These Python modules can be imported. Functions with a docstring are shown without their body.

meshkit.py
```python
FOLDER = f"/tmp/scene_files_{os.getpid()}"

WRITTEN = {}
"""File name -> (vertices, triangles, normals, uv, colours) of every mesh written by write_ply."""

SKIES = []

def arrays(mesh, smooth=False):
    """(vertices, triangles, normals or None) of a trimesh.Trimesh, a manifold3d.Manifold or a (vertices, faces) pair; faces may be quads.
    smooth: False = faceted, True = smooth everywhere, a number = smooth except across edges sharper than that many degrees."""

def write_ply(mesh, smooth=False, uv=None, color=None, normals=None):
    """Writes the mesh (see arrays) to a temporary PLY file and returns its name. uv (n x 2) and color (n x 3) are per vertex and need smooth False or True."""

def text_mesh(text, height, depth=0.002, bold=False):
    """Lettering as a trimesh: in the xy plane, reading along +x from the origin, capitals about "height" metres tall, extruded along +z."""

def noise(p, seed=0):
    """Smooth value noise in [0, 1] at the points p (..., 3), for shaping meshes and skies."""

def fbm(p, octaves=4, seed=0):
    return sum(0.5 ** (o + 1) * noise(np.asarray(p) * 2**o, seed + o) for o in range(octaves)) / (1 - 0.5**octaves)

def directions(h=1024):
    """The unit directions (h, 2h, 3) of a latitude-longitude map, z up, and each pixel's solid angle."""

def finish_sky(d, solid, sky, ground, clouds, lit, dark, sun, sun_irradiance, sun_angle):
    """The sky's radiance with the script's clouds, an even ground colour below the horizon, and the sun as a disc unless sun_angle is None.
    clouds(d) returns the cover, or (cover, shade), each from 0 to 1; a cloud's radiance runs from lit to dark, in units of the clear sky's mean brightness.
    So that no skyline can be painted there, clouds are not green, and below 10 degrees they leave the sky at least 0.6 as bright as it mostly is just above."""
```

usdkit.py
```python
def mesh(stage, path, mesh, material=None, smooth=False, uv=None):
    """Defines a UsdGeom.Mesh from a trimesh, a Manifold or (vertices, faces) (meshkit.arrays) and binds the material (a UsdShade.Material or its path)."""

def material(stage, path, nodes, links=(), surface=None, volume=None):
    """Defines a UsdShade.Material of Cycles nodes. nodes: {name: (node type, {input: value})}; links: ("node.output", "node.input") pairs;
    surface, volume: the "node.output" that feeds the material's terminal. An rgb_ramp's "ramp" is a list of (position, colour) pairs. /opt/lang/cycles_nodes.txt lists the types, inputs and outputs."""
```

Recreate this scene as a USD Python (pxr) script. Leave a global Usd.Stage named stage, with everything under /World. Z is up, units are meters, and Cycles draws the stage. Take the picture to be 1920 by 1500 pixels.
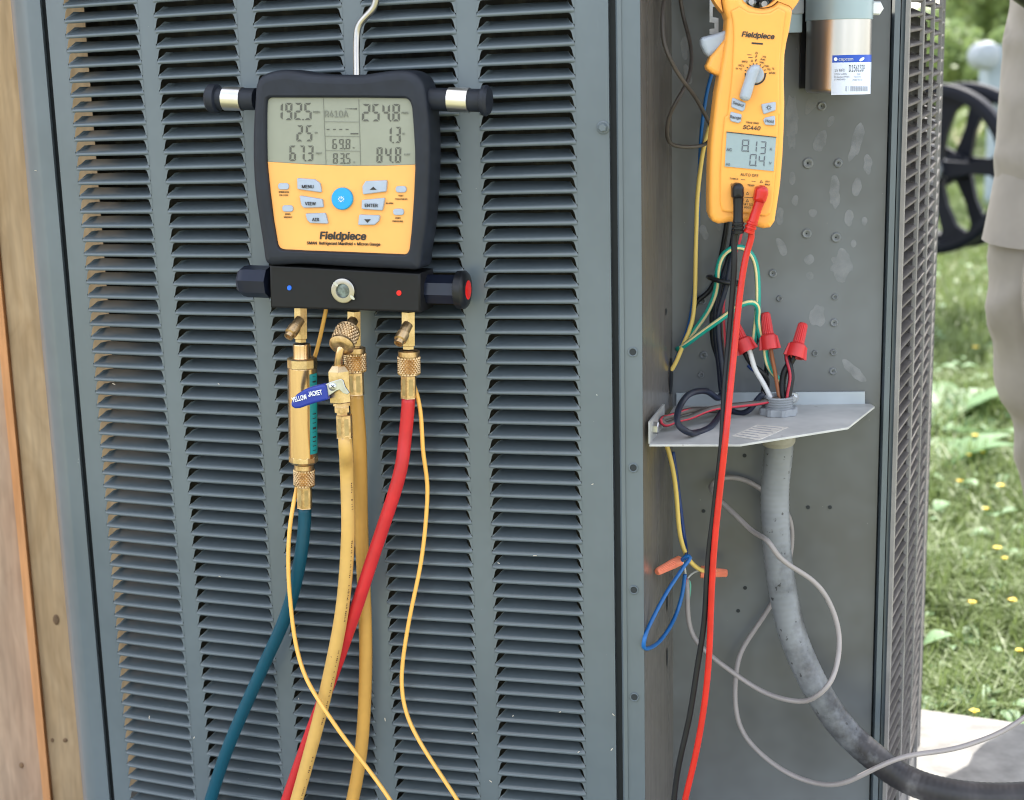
import math, random
import numpy as np, trimesh, usdkit, meshkit
import shapely.geometry as sg
from shapely.ops import unary_union
from scipy.interpolate import CubicSpline
from pxr import Usd, UsdGeom, UsdLux, UsdShade, Gf, Sdf, Vt
import manifold3d as m3

rng = np.random.default_rng(7)
random.seed(7)
stage = Usd.Stage.CreateInMemory()
UsdGeom.SetStageUpAxis(stage, UsdGeom.Tokens.z)
UsdGeom.SetStageMetersPerUnit(stage, 1.0)
UsdGeom.Xform.Define(stage, '/World')
UsdGeom.Scope.Define(stage, '/World/Looks')

# ------------------------------------------------------------------ camera, sky, sun
F, CX, CY, H = 2762., 960., 750., 0.90          # focal length in photo pixels, centre, camera height
_d = np.array([1288 - CX, 13900 - CY, F]); _d /= np.linalg.norm(_d)
_up = -_d
_fw = np.array([0, 0, 1.]); _Y = _fw - _fw.dot(_up) * _up; _Y /= np.linalg.norm(_Y)
_X = np.cross(_Y, _up)
R = np.array([_X, _Y, _up])                     # photo camera axes (right, down, forward) -> world
cam = UsdGeom.Camera.Define(stage, '/World/camera')
M = np.eye(4)
M[0, :3] = R @ [1, 0, 0]; M[1, :3] = R @ [0, -1, 0]; M[2, :3] = R @ [0, 0, -1]; M[3, :3] = [0, 0, H]
cam.AddTransformOp().Set(Gf.Matrix4d(*M.ravel().tolist()))
cam.CreateHorizontalApertureAttr(36.0); cam.CreateVerticalApertureAttr(36.0 * 800 / 1024)
cam.CreateFocalLengthAttr(36.0 * F / 1920)
cam.CreateClippingRangeAttr(Gf.Vec2f(0.05, 500))
cam.CreateFStopAttr(6.0); cam.CreateFocusDistanceAttr(1.47)
cam.CreateExposureAttr(1.70)

SUN_EL, SUN_AZ = math.radians(54), math.radians(28)     # azimuth from +y towards +x
sd = np.array([math.cos(SUN_EL) * math.sin(SUN_AZ), math.cos(SUN_EL) * math.cos(SUN_AZ), math.sin(SUN_EL)])
skymat = usdkit.material(stage, '/World/Looks/sky', {
    'sky': ('sky_texture', {'sky_type': 'single_scattering', 'sun_disc': False, 'sun_elevation': SUN_EL, 'sun_rotation': SUN_AZ, 'aerosol_density': 3.0}),
    'tc': ('texture_coordinate', {}),
    'n': ('noise_texture', {'scale': 2.2, 'detail': 5.0, 'roughness': 0.6}),
    'r': ('rgb_ramp', {'ramp': [(0.44, (0.10, 0.10, 0.10)), (0.68, (1, 1, 1))]}),
    'm': ('mix_color', {'blend_type': 'mix', 'b': (7.5, 7.6, 7.7), 'use_clamp': False}),
    'bg': ('background_shader', {'strength': 0.12})},
    [('tc.generated', 'n.vector'), ('n.fac', 'r.fac'), ('r.color', 'm.fac'), ('sky.color', 'm.a'), ('m.result', 'bg.color')], surface='bg.background')
dome = UsdLux.DomeLight.Define(stage, '/World/sky')
UsdShade.MaterialBindingAPI.Apply(dome.GetPrim()).Bind(skymat)
dome.GetPrim().SetCustomDataByKey('kind', 'structure')
sun = UsdLux.DistantLight.Define(stage, '/World/sun')
sun.CreateNormalizeAttr(True) if hasattr(sun, 'CreateNormalizeAttr') else None
sun.GetPrim().CreateAttribute('inputs:normalize', Sdf.ValueTypeNames.Bool).Set(True)
sun.CreateIntensityAttr(0.80); sun.CreateAngleAttr(0.6); sun.CreateColorAttr(Gf.Vec3f(1.0, 0.96, 0.90))
zc = sd; xc = np.cross([0, 0, 1.], zc); xc /= np.linalg.norm(xc); yc = np.cross(zc, xc)
S = np.eye(4); S[0, :3] = xc; S[1, :3] = yc; S[2, :3] = zc
sun.AddTransformOp().Set(Gf.Matrix4d(*S.ravel().tolist()))

# ------------------------------------------------------------------ prims
_used = {}
def numbered(parent, name):
    k = (parent, name); n = _used.get(k, 0); _used[k] = n + 1
    return parent + '/' + (name if n == 0 else '%s_%03d' % (name, n))
_base = {}
def thing(name, label, cat, base=(0, 0, 0), group=None):
    path = numbered('/World', name)
    x = UsdGeom.Xform.Define(stage, path)
    base = np.array(base, float); x.AddTranslateOp().Set(Gf.Vec3d(*base.tolist()))
    p = x.GetPrim(); p.SetCustomDataByKey('label', label); p.SetCustomDataByKey('category', cat)
    if group: p.SetCustomDataByKey('group', group)
    _base[path] = base
    return path
def part(parent, name, mesh, mat, smooth=False, label=None, stuff=False):
    path = numbered(parent, name)
    base = _base[parent]; _base[path] = base
    v, f = (mesh.vertices, mesh.faces) if isinstance(mesh, trimesh.Trimesh) else mesh
    m = usdkit.mesh(stage, path, (np.asarray(v) - base, np.asarray(f)), mat, smooth)
    if label: m.GetPrim().SetCustomDataByKey('label', label)
    if stuff: m.GetPrim().SetCustomDataByKey('kind', 'stuff')
    return path
def solo(name, mesh, mat, label, cat, group=None, smooth=False, base=None):
    v = np.asarray(mesh.vertices if isinstance(mesh, trimesh.Trimesh) else mesh[0])
    base = np.array([v[:, 0].mean(), v[:, 1].mean(), v[:, 2].min()]) if base is None else base
    path = numbered('/World', name)
    f = mesh.faces if isinstance(mesh, trimesh.Trimesh) else mesh[1]
    m = usdkit.mesh(stage, path, (v - base, np.asarray(f)), mat, smooth)
    m.AddTranslateOp().Set(Gf.Vec3d(*np.asarray(base).tolist()))
    p = m.GetPrim(); p.SetCustomDataByKey('label', label); p.SetCustomDataByKey('category', cat)
    if group: p.SetCustomDataByKey('group', group)
    return path
def struct(name, mesh, mat, kind='structure', smooth=False, label=None, cat=None):
    path = numbered('/World', name)
    m = usdkit.mesh(stage, path, mesh, mat, smooth); p = m.GetPrim()
    p.SetCustomDataByKey('kind', kind)
    if label: p.SetCustomDataByKey('label', label)
    if cat: p.SetCustomDataByKey('category', cat)
    return path
cat_ = trimesh.util.concatenate

# ------------------------------------------------------------------ materials
def mat(name, col, rough=0.5, metal=0.0, var=0.0, vscale=8.0, bump=0.0, bscale=200.0, spec=0.5, stretch=None, col2=None, coat=0.0, lo=0.35, hi=0.65, detail=4.0, speck=None, rvar=0.0):
    n = {'tc': ('texture_coordinate', {}), 'p': ('principled_bsdf', {'roughness': rough, 'metallic': metal, 'specular_ior_level': spec, 'coat_weight': coat, 'coat_roughness': 0.22})}
    l = []
    src = 'tc.object'
    if stretch:
        n['mp'] = ('mapping', {'scale': stretch}); l.append(('tc.object', 'mp.vector')); src = 'mp.vector'
    c = np.array(col, float)
    if var > 0 or col2 is not None:
        a = c * (1 - var); b = np.array(col2, float) if col2 is not None else c * (1 + var)
        n['n'] = ('noise_texture', {'scale': vscale, 'detail': detail, 'roughness': 0.6})
        n['r'] = ('rgb_ramp', {'ramp': [(lo, tuple(a)), (hi, tuple(b))]})
        l += [(src, 'n.vector'), ('n.fac', 'r.fac')]
        out = 'r.color'
        if speck:
            n['sn'] = ('noise_texture', {'scale': speck[0], 'detail': 2.0, 'roughness': 0.5})
            n['sr'] = ('rgb_ramp', {'ramp': [(speck[1], (0, 0, 0)), (speck[1] + 0.03, (1, 1, 1))]})
            n['sm'] = ('mix_color', {'blend_type': 'mix', 'b': speck[2]})
            l += [('tc.object', 'sn.vector'), ('sn.fac', 'sr.fac'), ('sr.color', 'sm.fac'), (out, 'sm.a')]
            out = 'sm.result'
        l.append((out, 'p.base_color'))
        if rvar > 0:
            n['rr'] = ('rgb_ramp', {'ramp': [(lo, (max(rough - rvar, 0.03),) * 3), (hi, (rough + rvar,) * 3)]})
            l += [('n.fac', 'rr.fac'), ('rr.color', 'p.roughness')]
    else:
        n['p'][1]['base_color'] = tuple(c)
    if bump > 0:
        n['bn'] = ('noise_texture', {'scale': bscale, 'detail': 3.0})
        n['b'] = ('bump', {'strength': bump, 'distance': 0.001})
        l += [(src, 'bn.vector'), ('bn.fac', 'b.height'), ('b.normal', 'p.normal')]
    return usdkit.material(stage, '/World/Looks/' + name, n, l, surface='p.BSDF')

PAINT = mat('unit_paint', (0.085, 0.106, 0.119), 0.30, var=0.10, vscale=5, bump=0.05, bscale=900, speck=(420, 0.80, (0.5, 0.5, 0.48)), rvar=0.06, coat=0.35)
PAINT_IN = mat('recess_paint', (0.094, 0.097, 0.097), 0.34, var=0.16, vscale=4, bump=0.04, bscale=700, col2=(0.132, 0.145, 0.154), speck=(300, 0.80, (0.5, 0.5, 0.48)), rvar=0.10)
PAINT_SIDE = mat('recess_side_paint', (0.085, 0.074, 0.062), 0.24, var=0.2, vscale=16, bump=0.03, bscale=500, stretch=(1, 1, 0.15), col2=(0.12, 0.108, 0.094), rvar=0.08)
SMUDGE = usdkit.material(stage, '/World/Looks/wall_smudge', {'tc': ('texture_coordinate', {}), 'n': ('noise_texture', {'scale': 70.0, 'detail': 3.0}), 'r': ('rgb_ramp', {'ramp': [(0.35, (0.08, 0.08, 0.08)), (0.7, (0.42, 0.42, 0.42))]}),
    'p': ('principled_bsdf', {'base_color': (0.20, 0.20, 0.196), 'roughness': 0.5}), 't': ('transparent_bsdf', {'color': (1, 1, 1)}), 'm': ('mix_closure', {})},
    [('tc.object', 'n.vector'), ('n.fac', 'r.fac'), ('r.color', 'm.fac'), ('t.BSDF', 'm.closure1'), ('p.BSDF', 'm.closure2')], surface='m.closure')
BOSS = mat('boss_paint', (0.165, 0.175, 0.180), 0.32, var=0.1, vscale=60)
GRILLE_LIT = mat('grille_lit_paint', (0.23, 0.22, 0.212), 0.42, var=0.12, vscale=30)  # mullion colour lightened for the light the bars catch
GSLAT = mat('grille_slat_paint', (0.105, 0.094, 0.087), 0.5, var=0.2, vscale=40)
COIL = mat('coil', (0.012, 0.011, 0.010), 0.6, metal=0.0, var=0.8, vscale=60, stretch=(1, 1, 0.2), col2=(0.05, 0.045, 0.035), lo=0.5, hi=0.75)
DARK = mat('dark_gap', (0.012, 0.016, 0.018), 0.7)
RUBBER = mat('black_rubber', (0.008, 0.0105, 0.017), 0.50, spec=0.35, var=0.15, vscale=60, bump=0.15, bscale=1500)
BLACKPL = mat('black_plastic', (0.006, 0.0065, 0.008), 0.34, spec=0.35, var=0.1, vscale=50, bump=0.06, bscale=900)
BLOCK = mat('black_anodised', (0.006, 0.006, 0.007), 0.42, spec=0.28, var=0.1, vscale=200, bump=0.05, bscale=1200, speck=(500, 0.80, (0.3, 0.3, 0.3)))
KNOB = mat('knob_plastic', (0.006, 0.008, 0.016), 0.24, spec=0.4, var=0.1, vscale=50)
YEL = mat('yellow_overlay', (0.83, 0.385, 0.10), 0.42, var=0.03, vscale=20)
YELBODY = mat('yellow_body', (0.83, 0.36, 0.065), 0.36, var=0.03, vscale=20, bump=0.04, bscale=1500)
LCD = mat('lcd', (0.235, 0.245, 0.195), 0.16, var=0.04, vscale=15)
LCD2 = mat('lcd_blue', (0.26, 0.33, 0.35), 0.16, var=0.04, vscale=15)
INK = mat('ink', (0.018, 0.015, 0.014), 0.5)
SEG = mat('segment', (0.070, 0.070, 0.058), 0.3)
SEGF = mat('segment_faint', (0.150, 0.155, 0.128), 0.3)
BTN = mat('button_grey', (0.33, 0.38, 0.46), 0.4, var=0.04, vscale=50)
BTNBLUE = mat('button_blue', (0.012, 0.29, 0.60), 0.32)
WHITE = mat('white_print', (0.78, 0.80, 0.80), 0.5)
STEEL = mat('steel', (0.46, 0.43, 0.39), 0.26, 1.0, var=0.08, vscale=40)
STEELB = mat('brushed_steel', (0.70, 0.67, 0.63), 0.28, 1.0, var=0.12, vscale=30, stretch=(1, 1, 0.05))
ZINC = mat('zinc', (0.55, 0.56, 0.56), 0.30, 1.0, var=0.15, vscale=60)
BRASS = mat('brass', (0.68, 0.49, 0.26), 0.32, 1.0, var=0.10, vscale=80, col2=(0.76, 0.57, 0.32), rvar=0.05)
BRASSD = mat('brass_worn', (0.58, 0.38, 0.19), 0.34, 1.0, var=0.15, vscale=120, col2=(0.72, 0.51, 0.28), rvar=0.06)
COPPER = mat('brushed_bronze', (0.74, 0.51, 0.29), 0.22, 1.0, var=0.07, vscale=25, stretch=(6, 6, 0.3))
TEALLAB = mat('teal_label', (0.012, 0.26, 0.27), 0.4)
HOSE_Y = mat('hose_yellow', (0.55, 0.335, 0.095), 0.42, var=0.07, vscale=30, bump=0.12, bscale=600, speck=(220, 0.77, (0.25, 0.14, 0.04)))
HOSE_Y2 = mat('hose_ochre', (0.47, 0.255, 0.055), 0.42, var=0.07, vscale=30, bump=0.12, bscale=600)
HOSE_R = mat('hose_red', (0.47, 0.016, 0.022), 0.38, var=0.1, vscale=30, bump=0.12, bscale=600, speck=(75, 0.765, (0.20, 0.14, 0.14)))
HOSE_B = mat('hose_teal', (0.001, 0.050, 0.080), 0.42, spec=0.35, var=0.08, vscale=30, bump=0.12, bscale=600)
CORD_Y = mat('cord_yellow', (0.80, 0.44, 0.10), 0.4)
LEVER = mat('lever_blue', (0.012, 0.030, 0.24), 0.30)
WRED = mat('wire_red', (0.42, 0.02, 0.04), 0.35)
LEADRED = mat('lead_red', (0.47, 0.014, 0.009), 0.28, var=0.10, vscale=60)
NUTRED = mat('nut_red', (0.50, 0.022, 0.024), 0.42, var=0.06, vscale=80)
NUTORANGE = mat('nut_orange', (0.78, 0.215, 0.115), 0.45, var=0.06, vscale=80)
WBLK = mat('wire_black', (0.006, 0.0065, 0.008), 0.36, spec=0.35, var=0.3, vscale=40)
WBLKB = mat('wire_blueblack', (0.010, 0.013, 0.024), 0.36, spec=0.35, var=0.3, vscale=40)
WGREYBR = mat('wire_dusty', (0.075, 0.062, 0.052), 0.45, var=0.3, vscale=30)
WBLUE = mat('wire_blue', (0.006, 0.105, 0.33), 0.32)
WDBLUE = mat('wire_dark_blue', (0.006, 0.035, 0.17), 0.35)
WYEL = mat('wire_yellow', (0.72, 0.52, 0.14), 0.38)
WCREAM = mat('wire_cream', (0.68, 0.58, 0.30), 0.4)
WGREEN = mat('wire_green', (0.012, 0.31, 0.245), 0.34)
WWHITE = mat('wire_white', (0.62, 0.62, 0.62), 0.4)
WBROWN = mat('wire_brown', (0.26, 0.085, 0.03), 0.4)
WGREY = mat('wire_grey', (0.29, 0.262, 0.255), 0.45, var=0.08, vscale=30)
CONDUIT = usdkit.material(stage, '/World/Looks/conduit', {'tc': ('texture_coordinate', {}), 'g': ('geometry', {}), 'x': ('separate_xyz', {}), 'n': ('noise_texture', {'scale': 18.0, 'detail': 5.0, 'roughness': 0.65}),
    'a': ('math', {'math_type': 'multiply_add', 'value2': 0.28}), 'r': ('map_range', {'from_min': 0.425, 'from_max': 0.505, 'clamp': True}),
    'n2': ('noise_texture', {'scale': 26.0, 'detail': 4.0}), 'c1': ('rgb_ramp', {'ramp': [(0.3, (0.165, 0.177, 0.190)), (0.7, (0.225, 0.237, 0.252))]}), 'c2': ('rgb_ramp', {'ramp': [(0.42, (0.013, 0.012, 0.014)), (0.60, (0.032, 0.029, 0.031)), (0.75, (0.13, 0.125, 0.125))]}),
    's': ('noise_texture', {'scale': 120.0, 'detail': 2.0}), 'sr': ('rgb_ramp', {'ramp': [(0.66, (1, 1, 1)), (0.70, (0.25, 0.24, 0.23))]}), 'm1': ('mix_color', {'blend_type': 'multiply', 'fac': 1.0}), 'm2': ('mix_color', {}),
    'b': ('bump', {'strength': 0.15, 'distance': 0.001}), 'p': ('principled_bsdf', {'roughness': 0.48})},
    [('g.position', 'x.vector'), ('tc.object', 'n.vector'), ('n.fac', 'a.value1'), ('x.x', 'a.value3'), ('a.value', 'r.value'), ('tc.object', 'n2.vector'), ('n2.fac', 'c1.fac'), ('n2.fac', 'c2.fac'), ('tc.object', 's.vector'), ('s.fac', 'sr.fac'),
     ('c1.color', 'm1.a'), ('sr.color', 'm1.b'), ('m1.result', 'm2.a'), ('c2.color', 'm2.b'), ('r.result', 'm2.fac'), ('m2.result', 'p.base_color'), ('s.fac', 'b.height'), ('b.normal', 'p.normal')], surface='p.BSDF')
FITGREY = mat('fitting_grey', (0.24, 0.255, 0.27), 0.45, var=0.08, vscale=50)
FITBEIGE = mat('fitting_beige', (0.30, 0.285, 0.235), 0.55, var=0.15, vscale=40)
SHELF = mat('shelf_galv', (0.40, 0.405, 0.39), 0.50, var=0.10, vscale=20, col2=(0.47, 0.47, 0.45), speck=(130, 0.76, (0.22, 0.20, 0.17)))
FLANGE = mat('flange_galv', (0.36, 0.40, 0.42), 0.45, var=0.06, vscale=20)
GREYPL = mat('grey_plastic', (0.33, 0.37, 0.43), 0.42, var=0.05, vscale=40)
CAPLABEL = mat('capacitor_label', (0.58, 0.64, 0.76), 0.42)
CAPBLUE = mat('capacitor_blue', (0.006, 0.060, 0.40), 0.4)
CAPSTRAP = mat('capacitor_strap', (0.26, 0.33, 0.35), 0.36, 0.35, var=0.06, vscale=20, stretch=(1, 1, 0.1))
CAN = mat('capacitor_can', (0.55, 0.53, 0.52), 0.30, 1.0, var=0.06, vscale=20, stretch=(1, 1, 0.05))
INKGREY = mat('ink_grey', (0.20, 0.21, 0.25), 0.5)
DOTBLUE = mat('dot_blue', (0.01, 0.12, 0.60), 0.3)
DOTRED = mat('dot_red', (0.75, 0.012, 0.010), 0.3)
GLASSY = mat('sight_glass', (0.10, 0.13, 0.12), 0.05, var=0.6, vscale=150, coat=1.0)
CONCRETE = mat('concrete', (0.25, 0.24, 0.222), 0.85, var=0.22, vscale=22, bump=0.4, bscale=250)
PANTS = mat('trousers', (0.315, 0.282, 0.245), 0.85, var=0.06, vscale=14, bump=0.35, bscale=900, spec=0.2)
SHIRT = mat('shirt', (0.08, 0.09, 0.11), 0.85, var=0.06, vscale=14, bump=0.3, bscale=900)
SKIN = mat('skin', (0.50, 0.30, 0.21), 0.5)
BOOT = mat('boot_leather', (0.10, 0.06, 0.035), 0.6)
WHEEL = mat('wheel_plastic', (0.004, 0.005, 0.009), 0.5, spec=0.15, var=0.2, vscale=20)
PALEBOX = mat('pale_box', (0.24, 0.29, 0.33), 0.5, var=0.05, vscale=5)
STEM = mat('stem', (0.10, 0.07, 0.045), 0.8, var=0.2, vscale=20)
SOIL = mat('lawn_soil', (0.24, 0.20, 0.12), 0.95, var=0.3, vscale=6, col2=(0.28, 0.30, 0.15))
FLOWER = mat('flower_yellow', (0.80, 0.58, 0.05), 0.6)

def woodmat(name, c1, c2, sc):
    return usdkit.material(stage, '/World/Looks/' + name, {
        'tc': ('texture_coordinate', {}), 'mp': ('mapping', {'scale': (1.0, 1.0, 0.20), 'rotation': (0, 0.55, 0)}),
        'dn': ('noise_texture', {'scale': 3.0, 'detail': 3.0}), 'mx': ('mix_vector', {'fac': 0.12}),
        'w': ('noise_texture', {'scale': sc, 'detail': 5.0, 'roughness': 0.55, 'distortion': 0.6}),
        'r': ('rgb_ramp', {'ramp': [(0.3, c1), (0.5, tuple((np.array(c1) + np.array(c2)) / 2)), (0.7, c2)]}),
        'f': ('noise_texture', {'scale': 260.0, 'detail': 2.0}), 'fm': ('mapping', {'scale': (0.55, 0.55, 0.05), 'rotation': (0, 0.95, 0)}),
        'fr': ('rgb_ramp', {'ramp': [(0.35, (0.86, 0.86, 0.86)), (0.65, (1.08, 1.08, 1.08))]}),
        'k': ('noise_texture', {'scale': 5.0, 'detail': 1.0}), 'kr': ('rgb_ramp', {'ramp': [(0.70, (1, 1, 1)), (0.80, (0.55, 0.48, 0.40))]}),
        'm1': ('mix_color', {'blend_type': 'multiply', 'fac': 1.0}), 'm2': ('mix_color', {'blend_type': 'multiply', 'fac': 1.0}),
        'b': ('bump', {'strength': 0.2, 'distance': 0.001}), 'p': ('principled_bsdf', {'roughness': 0.7, 'specular_ior_level': 0.3})},
        [('tc.object', 'mp.vector'), ('tc.object', 'dn.vector'), ('mp.vector', 'mx.a'), ('dn.color', 'mx.b'), ('mx.result', 'w.vector'), ('w.fac', 'r.fac'), ('tc.object', 'fm.vector'), ('fm.vector', 'f.vector'), ('f.fac', 'fr.fac'),
         ('tc.object', 'k.vector'), ('k.fac', 'kr.fac'), ('r.color', 'm1.a'), ('fr.color', 'm1.b'), ('m1.result', 'm2.a'), ('kr.color', 'm2.b'), ('m2.result', 'p.base_color'), ('f.fac', 'b.height'), ('b.normal', 'p.normal')], surface='p.BSDF')
WOOD_A = woodmat('wood_tan', (0.365, 0.245, 0.133), (0.475, 0.340, 0.205), 48)
WOOD_B = woodmat('wood_pinkish', (0.345, 0.230, 0.155), (0.45, 0.320, 0.225), 40)
WOOD_EDGE = woodmat('wood_edge', (0.52, 0.23, 0.09), (0.62, 0.31, 0.14), 20)
KNOT = mat('wood_knot', (0.16, 0.095, 0.05), 0.7, var=0.3, vscale=120)
def leafmat(name, c1, c2):
    return usdkit.material(stage, '/World/Looks/' + name, {
        'g': ('geometry', {}), 'r': ('rgb_ramp', {'ramp': [(0.0, c1), (1.0, c2)]}),
        'p': ('principled_bsdf', {'roughness': 0.5, 'specular_ior_level': 0.4}), 't': ('translucent_bsdf', {}), 'm': ('mix_closure', {'fac': 0.35})},
        [('g.random_per_island', 'r.fac'), ('r.color', 'p.base_color'), ('r.color', 't.color'), ('p.BSDF', 'm.closure1'), ('t.BSDF', 'm.closure2')], surface='m.closure')
GRASS = leafmat('grass_blade', (0.185, 0.245, 0.085), (0.58, 0.585, 0.31))
WEED = leafmat('weed_leaf', (0.22, 0.36, 0.17), (0.44, 0.53, 0.35))
BUSH = leafmat('bush_leaf', (0.24, 0.32, 0.12), (0.60, 0.62, 0.36))

# ------------------------------------------------------------------ geometry helpers
def ray(x, y):
    v = R @ np.array([x - CX, y - CY, F]); return v / v[1]
def P(x, y, D):                                  # the point of the world seen at photo pixel (x, y) at depth D
    return ray(x, y) * D + np.array([0, 0, H])
nodes = [(20, 1.655), (60, 1.612), (100, 1.603), (240, 1.56), (440, 1.511), (610, 1.4787), (810, 1.4465), (1030, 1.4145), (1130, 1.40), (1215, 1.389)]
CURVE = np.array([(ray(x, 750)[0] * D, D) for x, D in nodes])      # plan of the louvred front
def cY(X): return float(np.interp(X, CURVE[:, 0], CURVE[:, 1]))
def hit(x, y):
    a = ray(x, y); A = CURVE[:, 0] / CURVE[:, 1]
    i = int(np.clip(np.searchsorted(A, a[0]) - 1, 0, len(A) - 2))
    (x0, y0), (x1, y1) = CURVE[i], CURVE[i + 1]
    t = (x0 - a[0] * y0) / (a[0] * (y1 - y0) - (x1 - x0)); yy = y0 + t * (y1 - y0)
    return a * yy + np.array([0, 0, H])
def surf(x, y, off):                             # in front of the louvred panel by off metres
    D = hit(x, y)[1] - off; return P(x, y, D)
BW0 = P(1262, 750, 1.57); BW1 = P(1650, 750, 1.555)
def backD(x, y):
    a = ray(x, y)[0]; s = (BW1[1] - BW0[1]) / (BW1[0] - BW0[0])
    return (BW0[1] - s * BW0[0]) / (1 - s * a)
def bk(x, y, off): return P(x, y, backD(x, y) - off)

def box(c, s, yaw=0.0):
    b = trimesh.creation.box(s); b.apply_transform(trimesh.transformations.rotation_matrix(yaw, [0, 0, 1])); b.apply_translation(c); return b
def quadstrip(A, B):
    A, B = np.asarray(A), np.asarray(B); n = len(A); f = []
    for i in range(n - 1): f += [[i, i + 1, n + i + 1], [i, n + i + 1, n + i]]
    return trimesh.Trimesh(np.vstack([A, B]), f, process=False)
def vwall(p0, p1, z0, z1, th, nrm=None):         # vertical slab from plan point p0 to p1, thickness th behind the face
    p0, p1 = np.array(p0[:2]), np.array(p1[:2]); d = p1 - p0; L = np.linalg.norm(d); d /= L
    n = np.array([d[1], -d[0]])
    c = (p0 + p1) / 2 - n * th / 2
    return box([c[0], c[1], (z0 + z1) / 2], [L, th, z1 - z0], math.atan2(d[1], d[0]))
def plan_prism(pts, z0, z1):
    m = trimesh.creation.extrude_polygon(sg.Polygon(pts), z1 - z0, engine='earcut'); m.apply_translation([0, 0, z0]); return m
def frames(P_):
    T = np.gradient(P_, axis=0); T /= np.linalg.norm(T, axis=1)[:, None]
    n = np.cross(T[0], [0.3, 1, 0.2]); n /= np.linalg.norm(n); N = [n]
    for i in range(1, len(P_)):
        n = N[-1] - T[i] * T[i].dot(N[-1]); N.append(n / np.linalg.norm(n))
    N = np.array(N); return T, N, np.cross(T, N)
def spline(pts, step=0.006):
    pts = np.asarray(pts, float); s = np.r_[0, np.cumsum(np.linalg.norm(np.diff(pts, axis=0), axis=1) ** 0.8)]
    cs = CubicSpline(s, pts); L = np.linalg.norm(np.diff(pts, axis=0), axis=1).sum()
    return cs(np.linspace(0, s[-1], max(8, int(L / step))))
def sweep(P_, r, sides=10, cap=True):
    r = np.full(len(P_), r) if np.ndim(r) == 0 else np.asarray(r)
    T, N, B = frames(P_); a = np.arange(sides) * 2 * math.pi / sides
    V = P_[:, None] + r[:, None, None] * (np.cos(a)[None, :, None] * N[:, None] + np.sin(a)[None, :, None] * B[:, None])
    V = V.reshape(-1, 3); f = []
    n = len(P_)
    for i in range(n - 1):
        for j in range(sides):
            k = (j + 1) % sides
            f += [[i * sides + j, (i + 1) * sides + k, i * sides + k], [i * sides + j, (i + 1) * sides + j, (i + 1) * sides + k]]
    if cap:
        V = np.vstack([V, P_[0], P_[-1]]); c0, c1 = n * sides, n * sides + 1
        for j in range(sides):
            k = (j + 1) % sides
            f += [[c0, j, k], [c1, (n - 1) * sides + k, (n - 1) * sides + j]]
    return trimesh.Trimesh(V, f, process=False)
def tube(pts, r, sides=12, step=0.006): return sweep(spline(pts, step), r, sides)
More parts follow.
